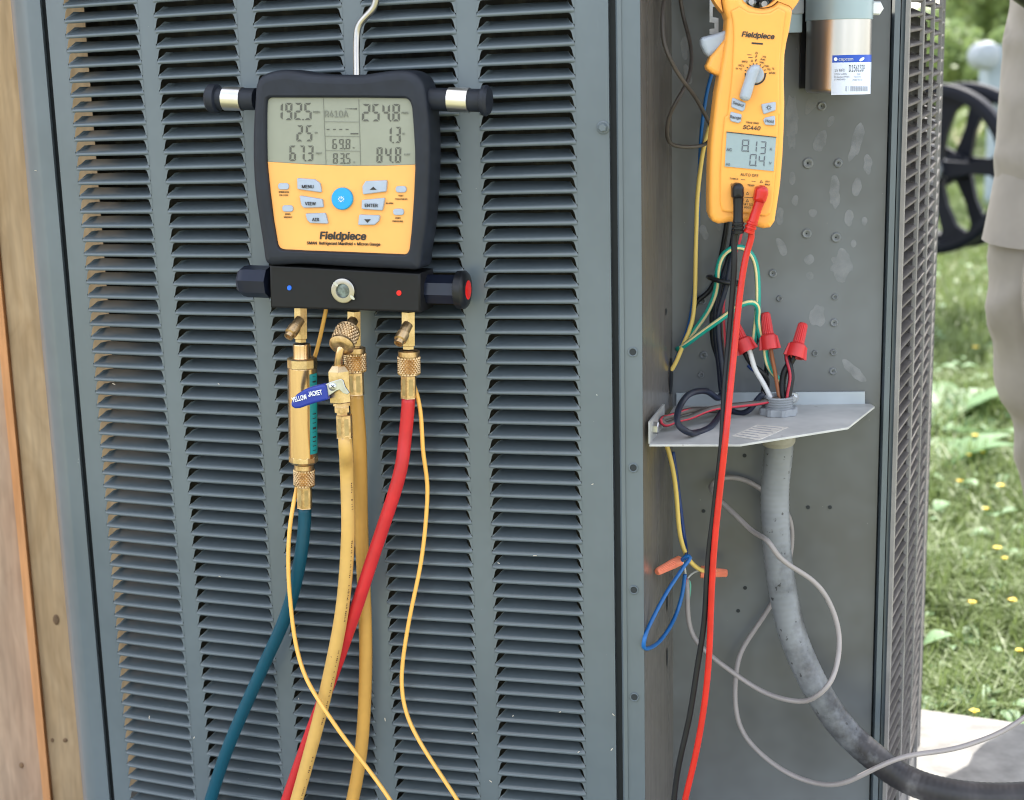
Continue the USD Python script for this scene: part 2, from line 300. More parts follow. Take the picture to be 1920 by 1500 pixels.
def lathe(p0, p1, prof, sides=24, rot=0.0, cap=True):      # profile of (fraction along p0->p1, radius)
    p0, p1 = np.asarray(p0, float), np.asarray(p1, float); ax = p1 - p0
    prof = [(t, max(r, 1e-5)) for t, r in prof]
    t = np.array([q[0] for q in prof]); r = np.array([q[1] for q in prof])
    n = np.cross(ax, [0.1, 1, 0.05]); n /= np.linalg.norm(n); b = np.cross(ax / np.linalg.norm(ax), n)
    a = np.arange(sides) * 2 * math.pi / sides + rot
    V = (p0 + ax * t[:, None])[:, None] + r[:, None, None] * (np.cos(a)[None, :, None] * n + np.sin(a)[None, :, None] * b)
    V = V.reshape(-1, 3); f = []
    for i in range(len(t) - 1):
        for j in range(sides):
            k = (j + 1) % sides
            f += [[i * sides + j, i * sides + k, (i + 1) * sides + k], [i * sides + j, (i + 1) * sides + k, (i + 1) * sides + j]]
    if not cap: return trimesh.Trimesh(V, f, process=False)
    V = np.vstack([V, p0 + ax * t[0], p0 + ax * t[-1]]); c0, c1 = len(V) - 2, len(V) - 1; L = (len(t) - 1) * sides
    for j in range(sides):
        k = (j + 1) % sides
        f += [[c0, k, j], [c1, L + j, L + k]]
    return trimesh.Trimesh(V, f, process=False)
def torus(c, n, R_, r, sides=20, s2=8):
    n = np.asarray(n, float) / np.linalg.norm(n); u = np.cross(n, [0.2, 0.1, 1]); u /= np.linalg.norm(u); w = np.cross(n, u)
    a = np.arange(sides) * 2 * math.pi / sides; b = np.arange(s2) * 2 * math.pi / s2
    d = np.cos(a)[:, None] * u + np.sin(a)[:, None] * w
    V = (np.asarray(c) + d[:, None] * (R_ + r * np.cos(b))[None, :, None] + (r * np.sin(b))[None, :, None] * n).reshape(-1, 3); f = []
    for i in range(sides):
        for j in range(s2):
            A, B, C, D = i * s2 + j, ((i + 1) % sides) * s2 + j, ((i + 1) % sides) * s2 + (j + 1) % s2, i * s2 + (j + 1) % s2
            f += [[A, B, C], [A, C, D]]
    return trimesh.Trimesh(V, f, process=False)

class Frame:                                     # a plane in the world: px() finds where a photo pixel meets it
    def __init__(self, x, y, D, yaw, rot=0.0, pitch=0.0):
        self.o = P(x, y, D); ex = np.array([math.cos(yaw), math.sin(yaw), 0]); n = np.array([math.sin(yaw), -math.cos(yaw), 0.])
        ez = np.array([0, 0, 1.])
        n, ez = n * math.cos(pitch) + ez * math.sin(pitch), ez * math.cos(pitch) - n * math.sin(pitch)
        c, s = math.cos(rot), math.sin(rot)
        self.ex, self.ey, self.n = ex * c + ez * s, ez * c - ex * s, n
    def px(self, x, y, w=0.0):
        d = ray(x, y); o = np.array([0, 0, H]); t = (self.o + self.n * w - o).dot(self.n) / d.dot(self.n)
        q = o + d * t - self.o; return np.array([q.dot(self.ex), q.dot(self.ey)])
    def poly(self, pts, w=0.0): return np.array([self.px(x, y, w) for x, y in pts])
    def to3(self, uv, w=0.0):
        uv = np.atleast_2d(uv); w = np.broadcast_to(w, (len(uv),))
        return self.o + uv[:, :1] * self.ex + uv[:, 1:2] * self.ey + w[:, None] * self.n
    def pt(self, x, y, w=0.0): return self.to3(self.px(x, y, w), w)[0]
    def place(self, m, uv=(0, 0), w=0.0):        # a mesh made in xy plane, z up -> onto the frame
        v = np.asarray(m.vertices); return trimesh.Trimesh(self.to3(v[:, :2] + np.asarray(uv), v[:, 2] + w), m.faces, process=False)
    def plate(self, pts, w0, w1, bevel=0.0, rnd=0.0, raw=False):
        q = pts if raw else self.poly(pts, w1)
        return self.place(slab(q, w0, w1, bevel, rnd))
def densify(q, step):
    q = np.asarray(q); out = []
    for i in range(len(q)):
        a, b = q[i], q[(i + 1) % len(q)]; n = max(1, int(np.linalg.norm(b - a) / step))
        out += [a + (b - a) * k / n for k in range(n)]
    return np.array(out)
def rounded(q, r):
    if r <= 0: return np.asarray(q)
    while r > 1e-6 and sg.Polygon(q).buffer(0).buffer(-r * 1.05).is_empty: r *= 0.85
    g = sg.Polygon(q).buffer(-r, quad_segs=5).buffer(2 * r, quad_segs=5).buffer(-r, quad_segs=5)
    if g.geom_type != 'Polygon': g = max(g.geoms, key=lambda z: z.area)
    return np.array(sg.polygon.orient(g.simplify(r * 0.02)).exterior.coords)[:-1]
def smoothloop(q, n=80):
    q = np.asarray(q); Q = np.vstack([q, q[:1]]); s = np.r_[0, np.cumsum(np.linalg.norm(np.diff(Q, axis=0), axis=1) ** 0.6)]
    return CubicSpline(s, Q, bc_type='periodic')(np.linspace(0, s[-1], n, endpoint=False))
def capmesh(poly, z, flip=False):
    v, f = trimesh.creation.triangulate_polygon(poly, engine='earcut')
    t = trimesh.Trimesh(np.c_[v, np.full(len(v), z)], f, process=False)
    if len(f) and (t.face_normals[:, 2].mean() > 0) == flip: t.invert()
    return t
def ccw(q):
    q = np.asarray(q); a = np.sum(q[:, 0] * np.roll(q[:, 1], -1) - q[:, 1] * np.roll(q[:, 0], -1)); return q if a > 0 else q[::-1]
def inset(q, d):
    e = np.roll(q, -1, 0) - q; e /= np.maximum(np.linalg.norm(e, axis=1), 1e-12)[:, None]
    nr = np.c_[-e[:, 1], e[:, 0]]; m = nr + np.roll(nr, 1, 0); m /= np.maximum(np.linalg.norm(m, axis=1), 1e-9)[:, None]
    k = np.clip(1 / np.maximum((m * nr).sum(1), 0.3), 1, 2); res = q + m * (d * k)[:, None]
    if d != 0 and not sg.Polygon(res).is_valid:      # too tight: project on the true offset curve
        g = sg.Polygon(q).buffer(0).buffer(-d, quad_segs=6)
        g = g if g.geom_type == 'Polygon' else max(g.geoms, key=lambda z: z.area)
        ring = g.exterior; res = np.array([ring.interpolate(ring.project(sg.Point(p))).coords[0] for p in q])
    return res
def slab(q, w0, w1, bevel=0.0, rnd=0.0, steps=3):
    q = ccw(rounded(q, rnd)); rings = [(q, w0)]
    if bevel > 0:
        for k in range(steps + 1):
            a = k / steps * math.pi / 2; rings.append((inset(q, bevel * (1 - math.cos(a))), w1 - bevel + bevel * math.sin(a)))
    else: rings.append((q, w1))
    n = len(q); V = np.vstack([np.c_[r, np.full(n, z)] for r, z in rings]); f = []
    for i in range(len(rings) - 1):
        for j in range(n):
            k = (j + 1) % n; f += [[i * n + j, i * n + k, (i + 1) * n + k], [i * n + j, (i + 1) * n + k, (i + 1) * n + j]]
    side = trimesh.Trimesh(V, f, process=False)
    pts = [side]
    top = sg.Polygon(rings[-1][0]); bot = sg.Polygon(q)
    pts.append(capmesh(top if top.is_valid else top.buffer(0), w1)); pts.append(capmesh(bot if bot.is_valid else bot.buffer(0), w0, True))
    return cat_(pts)
def text(fr, s, x, y, h, w=0.0006, bold=False, ital=0.0, anchor='c', rot=0.0, dep=0.0003, squeeze=1.0, heavy=0.0):
    m = meshkit.text_mesh(s, 1.0, 1.0, bold)
    v = np.array(m.vertices); f = m.faces
    v[:, 0] += v[:, 1] * ital; v[:, 0] *= squeeze
    px = np.linalg.norm(fr.px(x, y + 10) - fr.px(x, y)) / 10; v[:, :2] *= h * px; v[:, 2] *= dep
    if heavy:
        k_ = heavy * h * px; sh = [(0, 0, 0), (k_, 0, .00003), (-k_, 0, .00006), (0, k_ * .6, .00009), (0, -k_ * .6, .00012)]
        v, f = np.vstack([v + np.array(o) for o in sh]), np.vstack([f + i * len(v) for i in range(5)])
    cx = (v[:, 0].min() + v[:, 0].max()) / 2 if anchor == 'c' else v[:, 0].min()
    v[:, 0] -= cx; v[:, 1] -= h * px / 2
    c_, s_ = math.cos(rot), math.sin(rot); v[:, :2] = v[:, :2] @ np.array([[c_, s_], [-s_, c_]])
    return fr.place(trimesh.Trimesh(v, f, process=False), fr.px(x, y, w), w)
SEGS = {'0': 'abcdef', '1': 'bc', '2': 'abged', '3': 'abgcd', '4': 'fgbc', '5': 'afgcd', '6': 'afgedc', '7': 'abc', '8': 'abcdefg', '9': 'abcdfg'}
def seg7(fr, ch, x0, y0, x1, y1, w=0.0006, t=None, slant=0.0):
    t = t or (y1 - y0) * 0.115; out = []; ym = (y0 + y1) / 2; g = t * 0.35
    sl = lambda x, y: (x + slant * (y1 - y), y)
    L = {'a': [(x0 + g, y0), (x1 - g, y0), (x1 - g - t, y0 + t), (x0 + g + t, y0 + t)], 'd': [(x0 + g, y1), (x1 - g, y1), (x1 - g - t, y1 - t), (x0 + g + t, y1 - t)],
         'g': [(x0 + t * .6, ym), (x0 + t * 1.1, ym - t / 2), (x1 - t * 1.1, ym - t / 2), (x1 - t * .6, ym), (x1 - t * 1.1, ym + t / 2), (x0 + t * 1.1, ym + t / 2)],
         'f': [(x0, y0 + g), (x0 + t, y0 + g + t), (x0 + t, ym - t * .7), (x0, ym - g)], 'e': [(x0, ym + g), (x0 + t, ym + t * .7), (x0 + t, y1 - g - t), (x0, y1 - g)],
         'b': [(x1, y0 + g), (x1 - t, y0 + g + t), (x1 - t, ym - t * .7), (x1, ym - g)], 'c': [(x1, ym + g), (x1 - t, ym + t * .7), (x1 - t, y1 - g - t), (x1, y1 - g)]}
    for k in SEGS[ch]: out.append(fr.plate([sl(*p) for p in L[k]], w - 0.0003, w))
    return cat_(out)
def ell(x, y, rx, ry, n=24, rot=0.0):
    a = np.arange(n) * 2 * math.pi / n; c, s = math.cos(rot), math.sin(rot)
    return [(x + rx * math.cos(t) * c - ry * math.sin(t) * s, y + rx * math.cos(t) * s + ry * math.sin(t) * c) for t in a]
def zm(s, ox, oy): return lambda u, v: (ox + u / s, oy + v / s)

# ------------------------------------------------------------------ ground, pad, fence
def ground_z(X, Y): return -0.10 + 0.050 * np.maximum(0, Y - 2.2) + 0.0 * X
gx = np.r_[np.linspace(-60, -4, 12), np.linspace(-3, 8, 45), np.linspace(9, 60, 12)]; gy = np.r_[np.linspace(-20, 1, 8), np.linspace(1.2, 12, 55), np.linspace(13, 90, 14)]
GX, GY = np.meshgrid(gx, gy); GZ = ground_z(GX, np.minimum(GY, 14)) + 0.03 * (meshkit.noise(np.stack([GX * 1.3, GY * 1.3, 0 * GX], -1)) - 0.5) * (GY > 2.2)
nx, ny = len(gx), len(gy); idx = np.arange(nx * ny).reshape(ny, nx)
gf = np.stack([idx[:-1, :-1], idx[:-1, 1:], idx[1:, 1:], idx[1:, :-1]], -1).reshape(-1, 4)
struct('ground', (np.stack([GX, GY, GZ], -1).reshape(-1, 3), gf), SOIL, smooth=True)
padpoly = [(-0.75, 1.30), (0.10, 1.25), (1.25, 1.35), (1.35, 1.93), (0.3, 2.05), (-0.75, 2.1)]
a_, b_ = P(1722, 1384, 2.02), P(1920, 1404, 1.96)
padpoly = [(-0.62, 1.28), (0.10, 1.22), (1.3, 1.22), (1.3, float(b_[1] - 0.15)), (float(b_[0]), float(b_[1])), (float(a_[0]), float(a_[1])), (-0.1, 2.10), (-0.40, 2.10), (-0.44, 1.66), (-0.62, 1.66)]
struct('concrete_pad', slab(np.array(padpoly), -0.10, 0.0, 0.008, 0.01), CONCRETE)

FY = 1.80
fence = thing('wooden_fence', 'tan wooden board fence standing behind the left side of the condenser', 'fence', (-0.9, FY, -0.1))
x_joint = P(26, 900, FY - 0.012)[0]
for i in range(6):
    if i == 0: x0, x1 = x_joint + 0.011, -0.412
    else: x1 = x_joint - 0.305 * (i - 1) - 0.006 * (i - 1); x0 = x1 - 0.30
    th = [0.012, 0.0, 0.003, 0.0, 0.004, 0.002][i]
    q = np.array([(x0, -0.15), (x1, -0.15), (x1, 1.75), (x0, 1.75)])
    m = slab(q, 0, 0.022, 0.002); v = np.array(m.vertices)
    m = trimesh.Trimesh(np.c_[v[:, 0], FY + 0.02 - th - v[:, 2], v[:, 1]], m.faces, process=False)
    part(fence, 'board', m, WOOD_B if i in (1, 3) else WOOD_A)
m = box([x_joint + 0.0055, FY - 0.006, 0.8], [0.0095, 0.03, 1.9]); part(fence, 'edge_strip', m, WOOD_EDGE, label='orange brown strip of bare board edge')
for (x, y, rx, rz) in [(105, 1162, .004, .007), (98, 1388, .0022, .003), (122, 1388, .003, .003), (40, 1435, .003, .004), (22, 330, .0018, .0035), (48, 455, .003, .004), (26, 690, .003, .006)]:
    k_ = P(x, y, FY - (.0145 if x > 60 else .0025)); m = trimesh.creation.icosphere(2, 1.0); part(fence, 'knot', trimesh.Trimesh(k_ + np.array(m.vertices) * [rx, .0012, rz], m.faces, process=False), KNOT, smooth=True)
for zz in (0.25, 1.35): part(fence, 'rail', box([-1.15, FY + 0.045, zz], [1.4, 0.04, 0.09]), WOOD_B)

# ------------------------------------------------------------------ condenser unit
unit = thing('condenser_unit', 'grey green air conditioner condenser with louvred front and open control compartment', 'air conditioner', (0.0, 1.55, 0.0))
Z0, Z1 = 0.0, H + 0.17
edges_px = [
    [(13, 121.7), (478, 154), (988, 197.3), (1482, 245)], [(11, 256.5), (482, 291.7), (987, 331.7), (1493, 370)],
    [(8, 284), (730, 337.8), (1330, 383), (1447, 393)], [(9, 441), (874, 497), (1130, 512), (1450, 530)],
    [(7, 468.7), (126, 476), (876, 527), (1380, 554.7)], [(4, 640), (126, 646), (1375, 706.6)],
    [(4, 671), (95, 678), (889, 718), (1378, 739)], [(4, 852), (153, 860.5), (876, 883), (1397, 898)],
    [(31, 889.7), (153, 892.8), (711, 913), (877, 919), (1325, 933), (1475, 937)], [(30, 1078.8), (153, 1081), (777, 1089.7), (997, 1091), (1394, 1096.4), (1475, 1098)]]
EX = [float(np.mean([hit(x, y)[0] for y, x in e])) for e in edges_px]
XG = hit(147, 750)[0]                            # groove between corner post and louvre panel
XP = hit(1148, 750)[0]; XQ = hit(1205, 750)[0]
PITCH = 0.0151
def rowz(X, r): return H + 0.0958 - PITCH * r + 0.0100 * (X + 0.455)
# panel sheet: mullions that follow the curve
def curve_strip(xa, xb, z0, z1, off=0.0, th=0.0012, n=None):
    xs = sorted(set([xa, xb] + [x for x in CURVE[:, 0] if xa < x < xb])); out = []
    pts = [np.array([x, cY(x)]) for x in xs]
    for a, b in zip(pts[:-1], pts[1:]):
        d = (b - a) / np.linalg.norm(b - a); nn = np.array([d[1], -d[0]])
        out.append(vwall(a + nn * off, b + nn * off, z0, z1, th))
    return cat_(out)
panel = part(unit, 'louvre_panel', cat_([curve_strip(a, b, Z0 + 0.02, Z1) for a, b in [(XG + 0.002, EX[0]), (EX[1], EX[2]), (EX[3], EX[4]), (EX[5], EX[6]), (EX[7], EX[8]), (EX[9], XP)]]
             + [curve_strip(EX[2 * k], EX[2 * k + 1], Z0 + 0.02, rowz(EX[2 * k], 59) - 0.004) for k in range(5)]), PAINT)
VP_ = [(-0.0010, -0.0016, 0, 0), (0.0009, -0.0013, 0, 0), (0.0019, 0.0001, 0, 0.0), (0.0015, 0.0017, 0.0004, 0.05), (-0.0010, 0.0037, 0.0018, 0.3), (-0.0065, 0.0057, 0.0045, 0.7), (-0.0160, 0.0098, 0.0082, 1.0)]
US = [0, 0.018, 0.05, 0.5, 0.95, 0.982, 1]
BOW = [0, 0.75, 1, 1, 1, 0.75, 0]
def slat_mesh(pL, pR, jit=0.0, flip=1, gus=True, bow=0.0, ds=1.0, rs=1.0):
    pL, pR = np.asarray(pL, float), np.asarray(pR, float); t = pR - pL; L = np.linalg.norm(t[:2]); d = t / L
    n = np.array([d[1], -d[0], 0]) * flip; n /= np.linalg.norm(n); V = []; f = []
    for (o, z, e, k) in VP_:
        if k > 0.1: o, z = o * ds, z * rs
        for u, b in zip(US, BOW):
            s = e + u * (L - 2 * e)
            oo = o * (b if o > 0 else (0.35 + 0.65 * b)) + bow * (1 - (2 * u - 1) ** 2) * (1 - k)
            zz = z + jit * k * math.sin(3 * u * math.pi + jit * 9000) * 0.6
            V.append(pL + d * s + n * oo + np.array([0, 0, zz]))
    m = len(US)
    for i in range(len(VP_) - 1):
        for j in range(m - 1):
            a = i * m + j; f += [[a, a + 1, a + m + 1], [a, a + m + 1, a + m]]
    if gus:
        for side in (0, 1):
            o = len(V); base = pL if side == 0 else pR; s = 1 if side == 0 else -1
            for dx, dz in [(-0.0002, -0.001), (0.0065, -0.0012), (0.0042, -0.0022), (0.0030, -0.0045), (0.0012, -0.0118), (-0.0002, -0.0118)]:
                V.append(base + d * s * dx + np.array([0, 0, dz]) + n * 0.0003)
            for k in range(1, 5): f.append([o, o + k, o + k + 1])
    return trimesh.Trimesh(V, f, process=False)
slat_rest = []
for c in range(5):
    xl, xr = EX[2 * c], EX[2 * c + 1]
    for r in range(-4, 60):
        pl = np.array([xl, cY(xl), rowz(xl, r)]); pr = np.array([xr, cY(xr), rowz(xr, r)])
        cen = (pl + pr) / 2 - [0, 0, H]; q = R.T @ cen; iy = CY + q[1] / q[2] * F
        m = slat_mesh(pl, pr, rng.uniform(0.0002, 0.0010))
        if -22 < iy < 1525: part(panel, 'slat', m, PAINT, smooth=40)
        else: slat_rest.append(m)
part(panel, 'slat_beyond', cat_(slat_rest), PAINT, smooth=40, stuff=True)
# corner post at left, with rounded outer face
yg = cY(XG); e0, e1, e2 = P(88, 750, yg + 0.052)[:2], P(92, 750, yg + 0.026)[:2], P(112, 750, yg + 0.006)[:2]
outer = [(e0[0] + 0.004, e0[1] + 0.03), tuple(e0), tuple(e1), (e1[0] * .6 + e2[0] * .4 - .001, e1[1] * .6 + e2[1] * .4 - .002), tuple(e2), (e2[0] + .004, e2[1] - .0028), (XG - 0.0035, yg - 0.002), (XG - 0.0035, yg + 0.006)]
inner = [(x + 0.003, y + 0.004) for x, y in outer[1:-1][::-1]]
part(unit, 'corner_post', plan_prism(outer + inner, Z0, Z1), PAINT, smooth=25)
part(unit, 'post_groove', curve_strip(XG - 0.012, XG + 0.008, Z0, Z1, -0.006, 0.002), DARK)
# post between louvres and compartment
p_mid = curve_strip(XP + 0.0075, XQ, Z0, Z1, 0.0012, 0.0014)
d_ = np.array([CURVE[-1][0] - CURVE[-2][0], CURVE[-1][1] - CURVE[-2][1]]); d_ /= np.linalg.norm(d_); nn_ = np.array([d_[1], -d_[0]])
post = part(unit, 'front_post', cat_([p_mid, vwall(np.array([XP + 0.0068, cY(XP + .0068)]) + nn_ * 0.0005, np.array([XP + 0.0088, cY(XP + .0088)]) + nn_ * 0.0042, Z0, Z1, 0.004)]), PAINT)
part(unit, 'panel_groove', curve_strip(XP - 0.003, XP + 0.014, Z0, Z1, -0.007, 0.002), DARK)
part(unit, 'panel_return', vwall((XP, cY(XP)), (XP + 0.0015, cY(XP) + 0.006), Z0, Z1, 0.001), PAINT)
Q = np.array([XQ, cY(XQ)]); B0, B1 = BW0[:2], BW1[:2]
RZ0 = 0.0
sidewall = part(unit, 'side_wall', vwall(Q + [0.0003, 0.001], B0 + [0.0005, 0.004], RZ0, Z1, 0.0012), PAINT_SIDE)
back = part(unit, 'back_wall', vwall(B0 - [0.003, 0], B1, RZ0, Z1, 0.0012), PAINT_IN)
def backn(x, y, off=0.0): return bk(x, y, off)
BN = np.array([(B1 - B0)[1], -(B1 - B0)[0], 0]); BN /= np.linalg.norm(BN)
Zz = zm(3.408, 1440, 300)
holes = [Zz(*p) for p in [(255, 22), (447, 22), (247, 470), (435, 495), (30, 725), (427, 875), (73, 885), (423, 1040), (300, 1235), (418, 1230), (415, 1350)]] + [(1540.7, 199), (1515, 305), (1572, 305), (1319, 666), (1314, 703), (1316, 564), (1484, 558 + 102)]
for (x, y) in holes:
    c = backn(x, y, 0.0006); s = rng.uniform(0.60, 0.82) * (1.25 if y < 480 else 1.0)
    m = lathe(c - BN * 0.002, c + BN * 0.0022, [(0, 0.0060 * s), (0.5, 0.0055 * s), (0.72, 0.0046 * s), (0.76, 0.0040 * s), (0.62, 0.0030 * s), (0.40, 0.0018 * s), (0.3, 0.0012 * s)], 16)
    h = part(back, 'screw_boss', m, BOSS, smooth=50)
    h2 = trimesh.creation.icosphere(1, 0.0012 * s); h2.apply_translation(c - BN * 0.0012); part(back, 'boss_hole', h2, DARK)
for (x, y) in [(1396, 854), (1319, 958), (1397, 1102), (1515, 951), (1556, 951), (1384, 1145)]:
    c = backn(x, y, 0.0); m = lathe(c - BN * 0.001, c + BN * 0.0006, [(0, 0.0022), (1, 0.0022)], 12); part(back, 'small_hole', m, DARK)
smud = []
fb = Frame(1450, 500, backD(1450, 500), math.atan2(B1[1] - B0[1], B1[0] - B0[0]))
for (x, y, rx, ry, ro) in [(1485, 222, 12, 52, 0), (1524, 190, 9, 26, -.5), (1557, 227, 6, 12, -.5), (1537, 265, 12, 22, -.4), (1607, 262, 10, 40, -.28), (1627, 305, 8, 20, 0), (1565, 360, 10, 28, 0), (1606, 350, 9, 20, -.2), (1524, 400, 8, 8, 0), (1592, 409, 8, 14, 0), (1621, 414, 5, 8, 0),
                           (1467, 465, 8, 18, .5), (1516, 487, 10, 10, 0), (1519, 516, 7, 8, 0), (1578, 500, 20, 30, 0), (1600, 456, 6, 8, 0), (1533, 592, 15, 22, 0), (1600, 695, 9, 28, .8), (1485, 335, 6, 13, 0), (1491, 376, 6, 10, 0), (1462, 405, 7, 16, 0), (1320, 435, 8, 14, .3), (1348, 420, 5, 12, 0), (1283, 90, 8, 22, .1), (1290, 140, 7, 18, .3)]:
    q = np.array(ell(x, y, rx, ry, 30, -ro)); q = (q - [x, y]) * (0.72 + .5 * meshkit.noise(np.c_[q / 9.0, np.full(30, x)]))[:, None] + [x, y]; part(back, 'smudge', fb.plate(q, -0.0002, 0.0003), SMUDGE)
for (y, x) in [(660, 1186.5), (877, 1187.5), (1106, 1188.5), (1307, 1189.5)]:
    c = surf(x, y, 0.0016); n3 = np.array([nn_[0], nn_[1], 0])
    part(post, 'screw_hole', cat_([lathe(c - n3 * 0.001, c + n3 * 0.0004, [(0, 0.0032), (1, 0.0032)], 14)]), DARK)
    part(post, 'hole_rim', torus(c + n3 * 0.0001, n3, 0.0040, 0.0008), PAINT)
c = surf(1131, 239, 0.0); n3 = np.array([nn_[0], nn_[1], 0])
sc = part(unit, 'panel_screw', cat_([lathe(c, c + n3 * 0.0016, [(0, 0.0062), (0.6, 0.0062), (1, 0.0052)], 20), lathe(c + n3 * 0.0014, c + n3 * 0.005, [(0, 0.0042), (0.8, 0.0042), (1, 0.0034)], 6)]), PAINT, smooth=30)
# slots in the inner side wall
sw = (B0 - Q) / np.linalg.norm(B0 - Q); swn = np.array([sw[1], -sw[0], 0])
def onside(x, y, off=0.0):
    a = ray(x, y); p = Q + [0.0003, 0.001]; t = (p[0] * sw[1] - p[1] * sw[0]) / (a[0] * sw[1] - sw[0]); q = a * t + [0, 0, H]
    return q + swn * off
for (x, y, hh) in [(1251, 1130, 0.010), (1251, 1232, 0.011), (1249, 585, 0.004)]:
    c = onside(x, y); m = trimesh.creation.icosphere(2, 1.0); v = np.array(m.vertices) * [0.0035, 0.0006, hh]
    part(sidewall, 'slot', trimesh.Trimesh(c + np.c_[v[:, :1] * sw[0] + v[:, 1:2] * swn[0], v[:, :1] * sw[1] + v[:, 1:2] * swn[1], v[:, 2:]], m.faces, process=False), DARK, smooth=True)
c = onside(1258, 705); m = trimesh.creation.icosphere(2, 1.0); v = np.array(m.vertices) * [0.012, 0.0015, 0.020]
part(sidewall, 'wire_grommet', trimesh.Trimesh(c + np.c_[v[:, :1] * sw[0] + v[:, 1:2] * swn[0], v[:, :1] * sw[1] + v[:, 1:2] * swn[1], v[:, 2:]], m.faces, process=False), BLACKPL, smooth=True)
# right post: gap, strips, groove, rib
def pv(x, D): return P(x, 750, D)[:2]
part(unit, 'right_gap', vwall(pv(1649, 1.566), pv(1662, 1.566), Z0, Z1, 0.001), DARK)
part(unit, 'right_post', cat_([vwall(pv(1657.5, 1.549), pv(1667.5, 1.549), Z0, Z1, 0.012), vwall(pv(1669.5, 1.553), pv(1677, 1.553), Z0, Z1, 0.012), vwall(pv(1667, 1.560), pv(1670, 1.560), Z0, Z1, 0.002)]), PAINT)
# side grille
gx_ = [pv(1681, 1.550), pv(1707, 1.625), pv(1725, 1.705), pv(1739, 1.790), pv(1744, 1.90), pv(1738, 2.02)]
gz0 = 0.05
mull = []
for i, g in enumerate(gx_[:5]):
    nx_ = gx_[i + 1]; d = (nx_ - g) / np.linalg.norm(nx_ - g); w = 0.0065 if i == 0 else 0.009
    nq = np.array([d[1], -d[0]]); mull.append(vwall(g - d * w / 2 + nq * .0022, g + d * w / 2 + nq * .0022, gz0 - 0.05, Z1, 0.004))
    mull.append(vwall(g, nx_, Z0, gz0, 0.002))
grille = part(unit, 'side_grille', cat_(mull), GRILLE_LIT)
n_ = 0
rest = []
for i in range(4):
    a, b = gx_[i], gx_[i + 1]; d = (b - a) / np.linalg.norm(b - a)
    for r in range(66):
        z = H + 0.155 - 0.0151 * r
        if z < gz0 + 0.01: break
        pl = np.array([*(a + d * 0.003), z]); pr = np.array([*(b - d * 0.003), z + 0.0045])
        m = slat_mesh(pl, pr, rng.uniform(0.0002, 0.001), 1, False, 0.0, 1.5, 0.75)
        q = R.T @ ((pl + pr) / 2 - [0, 0, H]); iy = CY + q[1] / q[2] * F
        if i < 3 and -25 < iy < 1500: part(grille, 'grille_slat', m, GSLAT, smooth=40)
        else: rest.append(m)
part(grille, 'grille_slat_beyond', cat_(rest), GSLAT, smooth=40, stuff=True)
# coil and inner walls behind the louvres
ca = P(161, 60, cY(EX[0]) + 0.075)
part(unit, 'coil', plan_prism([(ca[0], ca[1]), (-0.20, 1.545), (0.10, 1.475), (Q[0] - 0.004, Q[1] + 0.03), (B0[0] - 0.006, B0[1]), (B0[0] - 0.006, 1.88), (-0.38, 1.88), (-0.40, 1.79), (ca[0] + .004, 1.775)], 0.03, Z1 - 0.01), COIL)
part(unit, 'coil', plan_prism([(B0[0] + 0.01, B0[1] + 0.03), tuple(pv(1660, 1.59)), tuple(pv(1690, 1.66)), tuple(pv(1712, 1.78)), tuple(pv(1716, 1.9)), (B0[0] + 0.01, 1.95)], 0.03, Z1 - 0.10), COIL)
# top cover and base pan
top = [(XG - 0.03, cY(XG) - 0.01)] + [(x, y - 0.02) for x, y in CURVE[2:]] + [tuple(pv(1655, 1.53)), tuple(gx_[1] + [0.02, 0]), tuple(gx_[3] + [0.02, 0]), tuple(gx_[5] + [0.02, 0]), (-0.40, 1.90), (-0.43, 1.79), (XG - 0.06, 1.785), (XG - 0.06, 1.60)]
part(unit, 'top_cover', slab(np.array(top), Z1 + 0.001, Z1 + 0.05, 0.012), PAINT)
part(unit, 'base_pan', slab(np.array([(x - (0.05 if x > 0.35 else 0), y + 0.01 if y < 1.6 else y - 0.02) for x, y in top]), 0.002, 0.03, 0.004), PAINT)
# shelf in the compartment
zs = bk(1265, 760, 0.0)[2]
def onz(x, y, z):
    d = ray(x, y); t = (z - H) / d[2]; q = d * t; return np.array([q[0], q[1], z])
fl, fm, fr_, fe = onz(1217.6, 833, zs), onz(1388, 833, zs), onz(1590, 801, zs), onz(1640, 761.6, zs)
bl, br = bk(1264, 760, 0.002), bk(1632, 758, 0.002)
shelf = part(unit, 'shelf', slab(np.array([fl[:2], fm[:2], fr_[:2], fe[:2], br[:2], bl[:2]]), zs - 0.0022, zs, 0.0006), SHELF)
part(shelf, 'back_flange', fb.plate([(1268, 737), (1622, 734.5), (1622, 762), (1268, 766)], 0.001, 0.003, 0.0005), FLANGE)
sl0, sl1 = onside(1221, 800), onside(1262, 742)
part(shelf, 'end_flange', vwall(fl[:2] + [0.001, 0.002], fl[:2] + sw * 0.085 + [0.001, 0], zs, zs + 0.022, 0.0018), SHELF)
c = fl + np.array([*(sw * 0.020), 0.012]) ; 
part(shelf, 'flange_bolt', lathe(c, c + swn * -0.006 if swn[0] < 0 else c + swn * 0.006, [(0, 0.0062), (0.85, 0.0062), (1, 0.005)], 6), ZINC)
cb = bk(1487, 746, 0.003); part(shelf, 'flange_screw', cat_([lathe(cb, cb + BN * 0.0016, [(0, 0.0066), (1, 0.006)], 18), lathe(cb + BN * 0.001, cb + BN * 0.006, [(0, 0.0046), (0.85, 0.0046), (1, 0.0036)], 6)]), ZINC, smooth=30)
lab = [onz(*p, zs)[:2] for p in [(1372, 818), (1420, 797), (1478, 802), (1423, 826)]]
part(shelf, 'paper_label', slab(np.array(lab), zs + 0.0002, zs + 0.0006), mat('paper_label', (0.58, 0.55, 0.49), 0.7, var=0.12, vscale=90))
lines = []
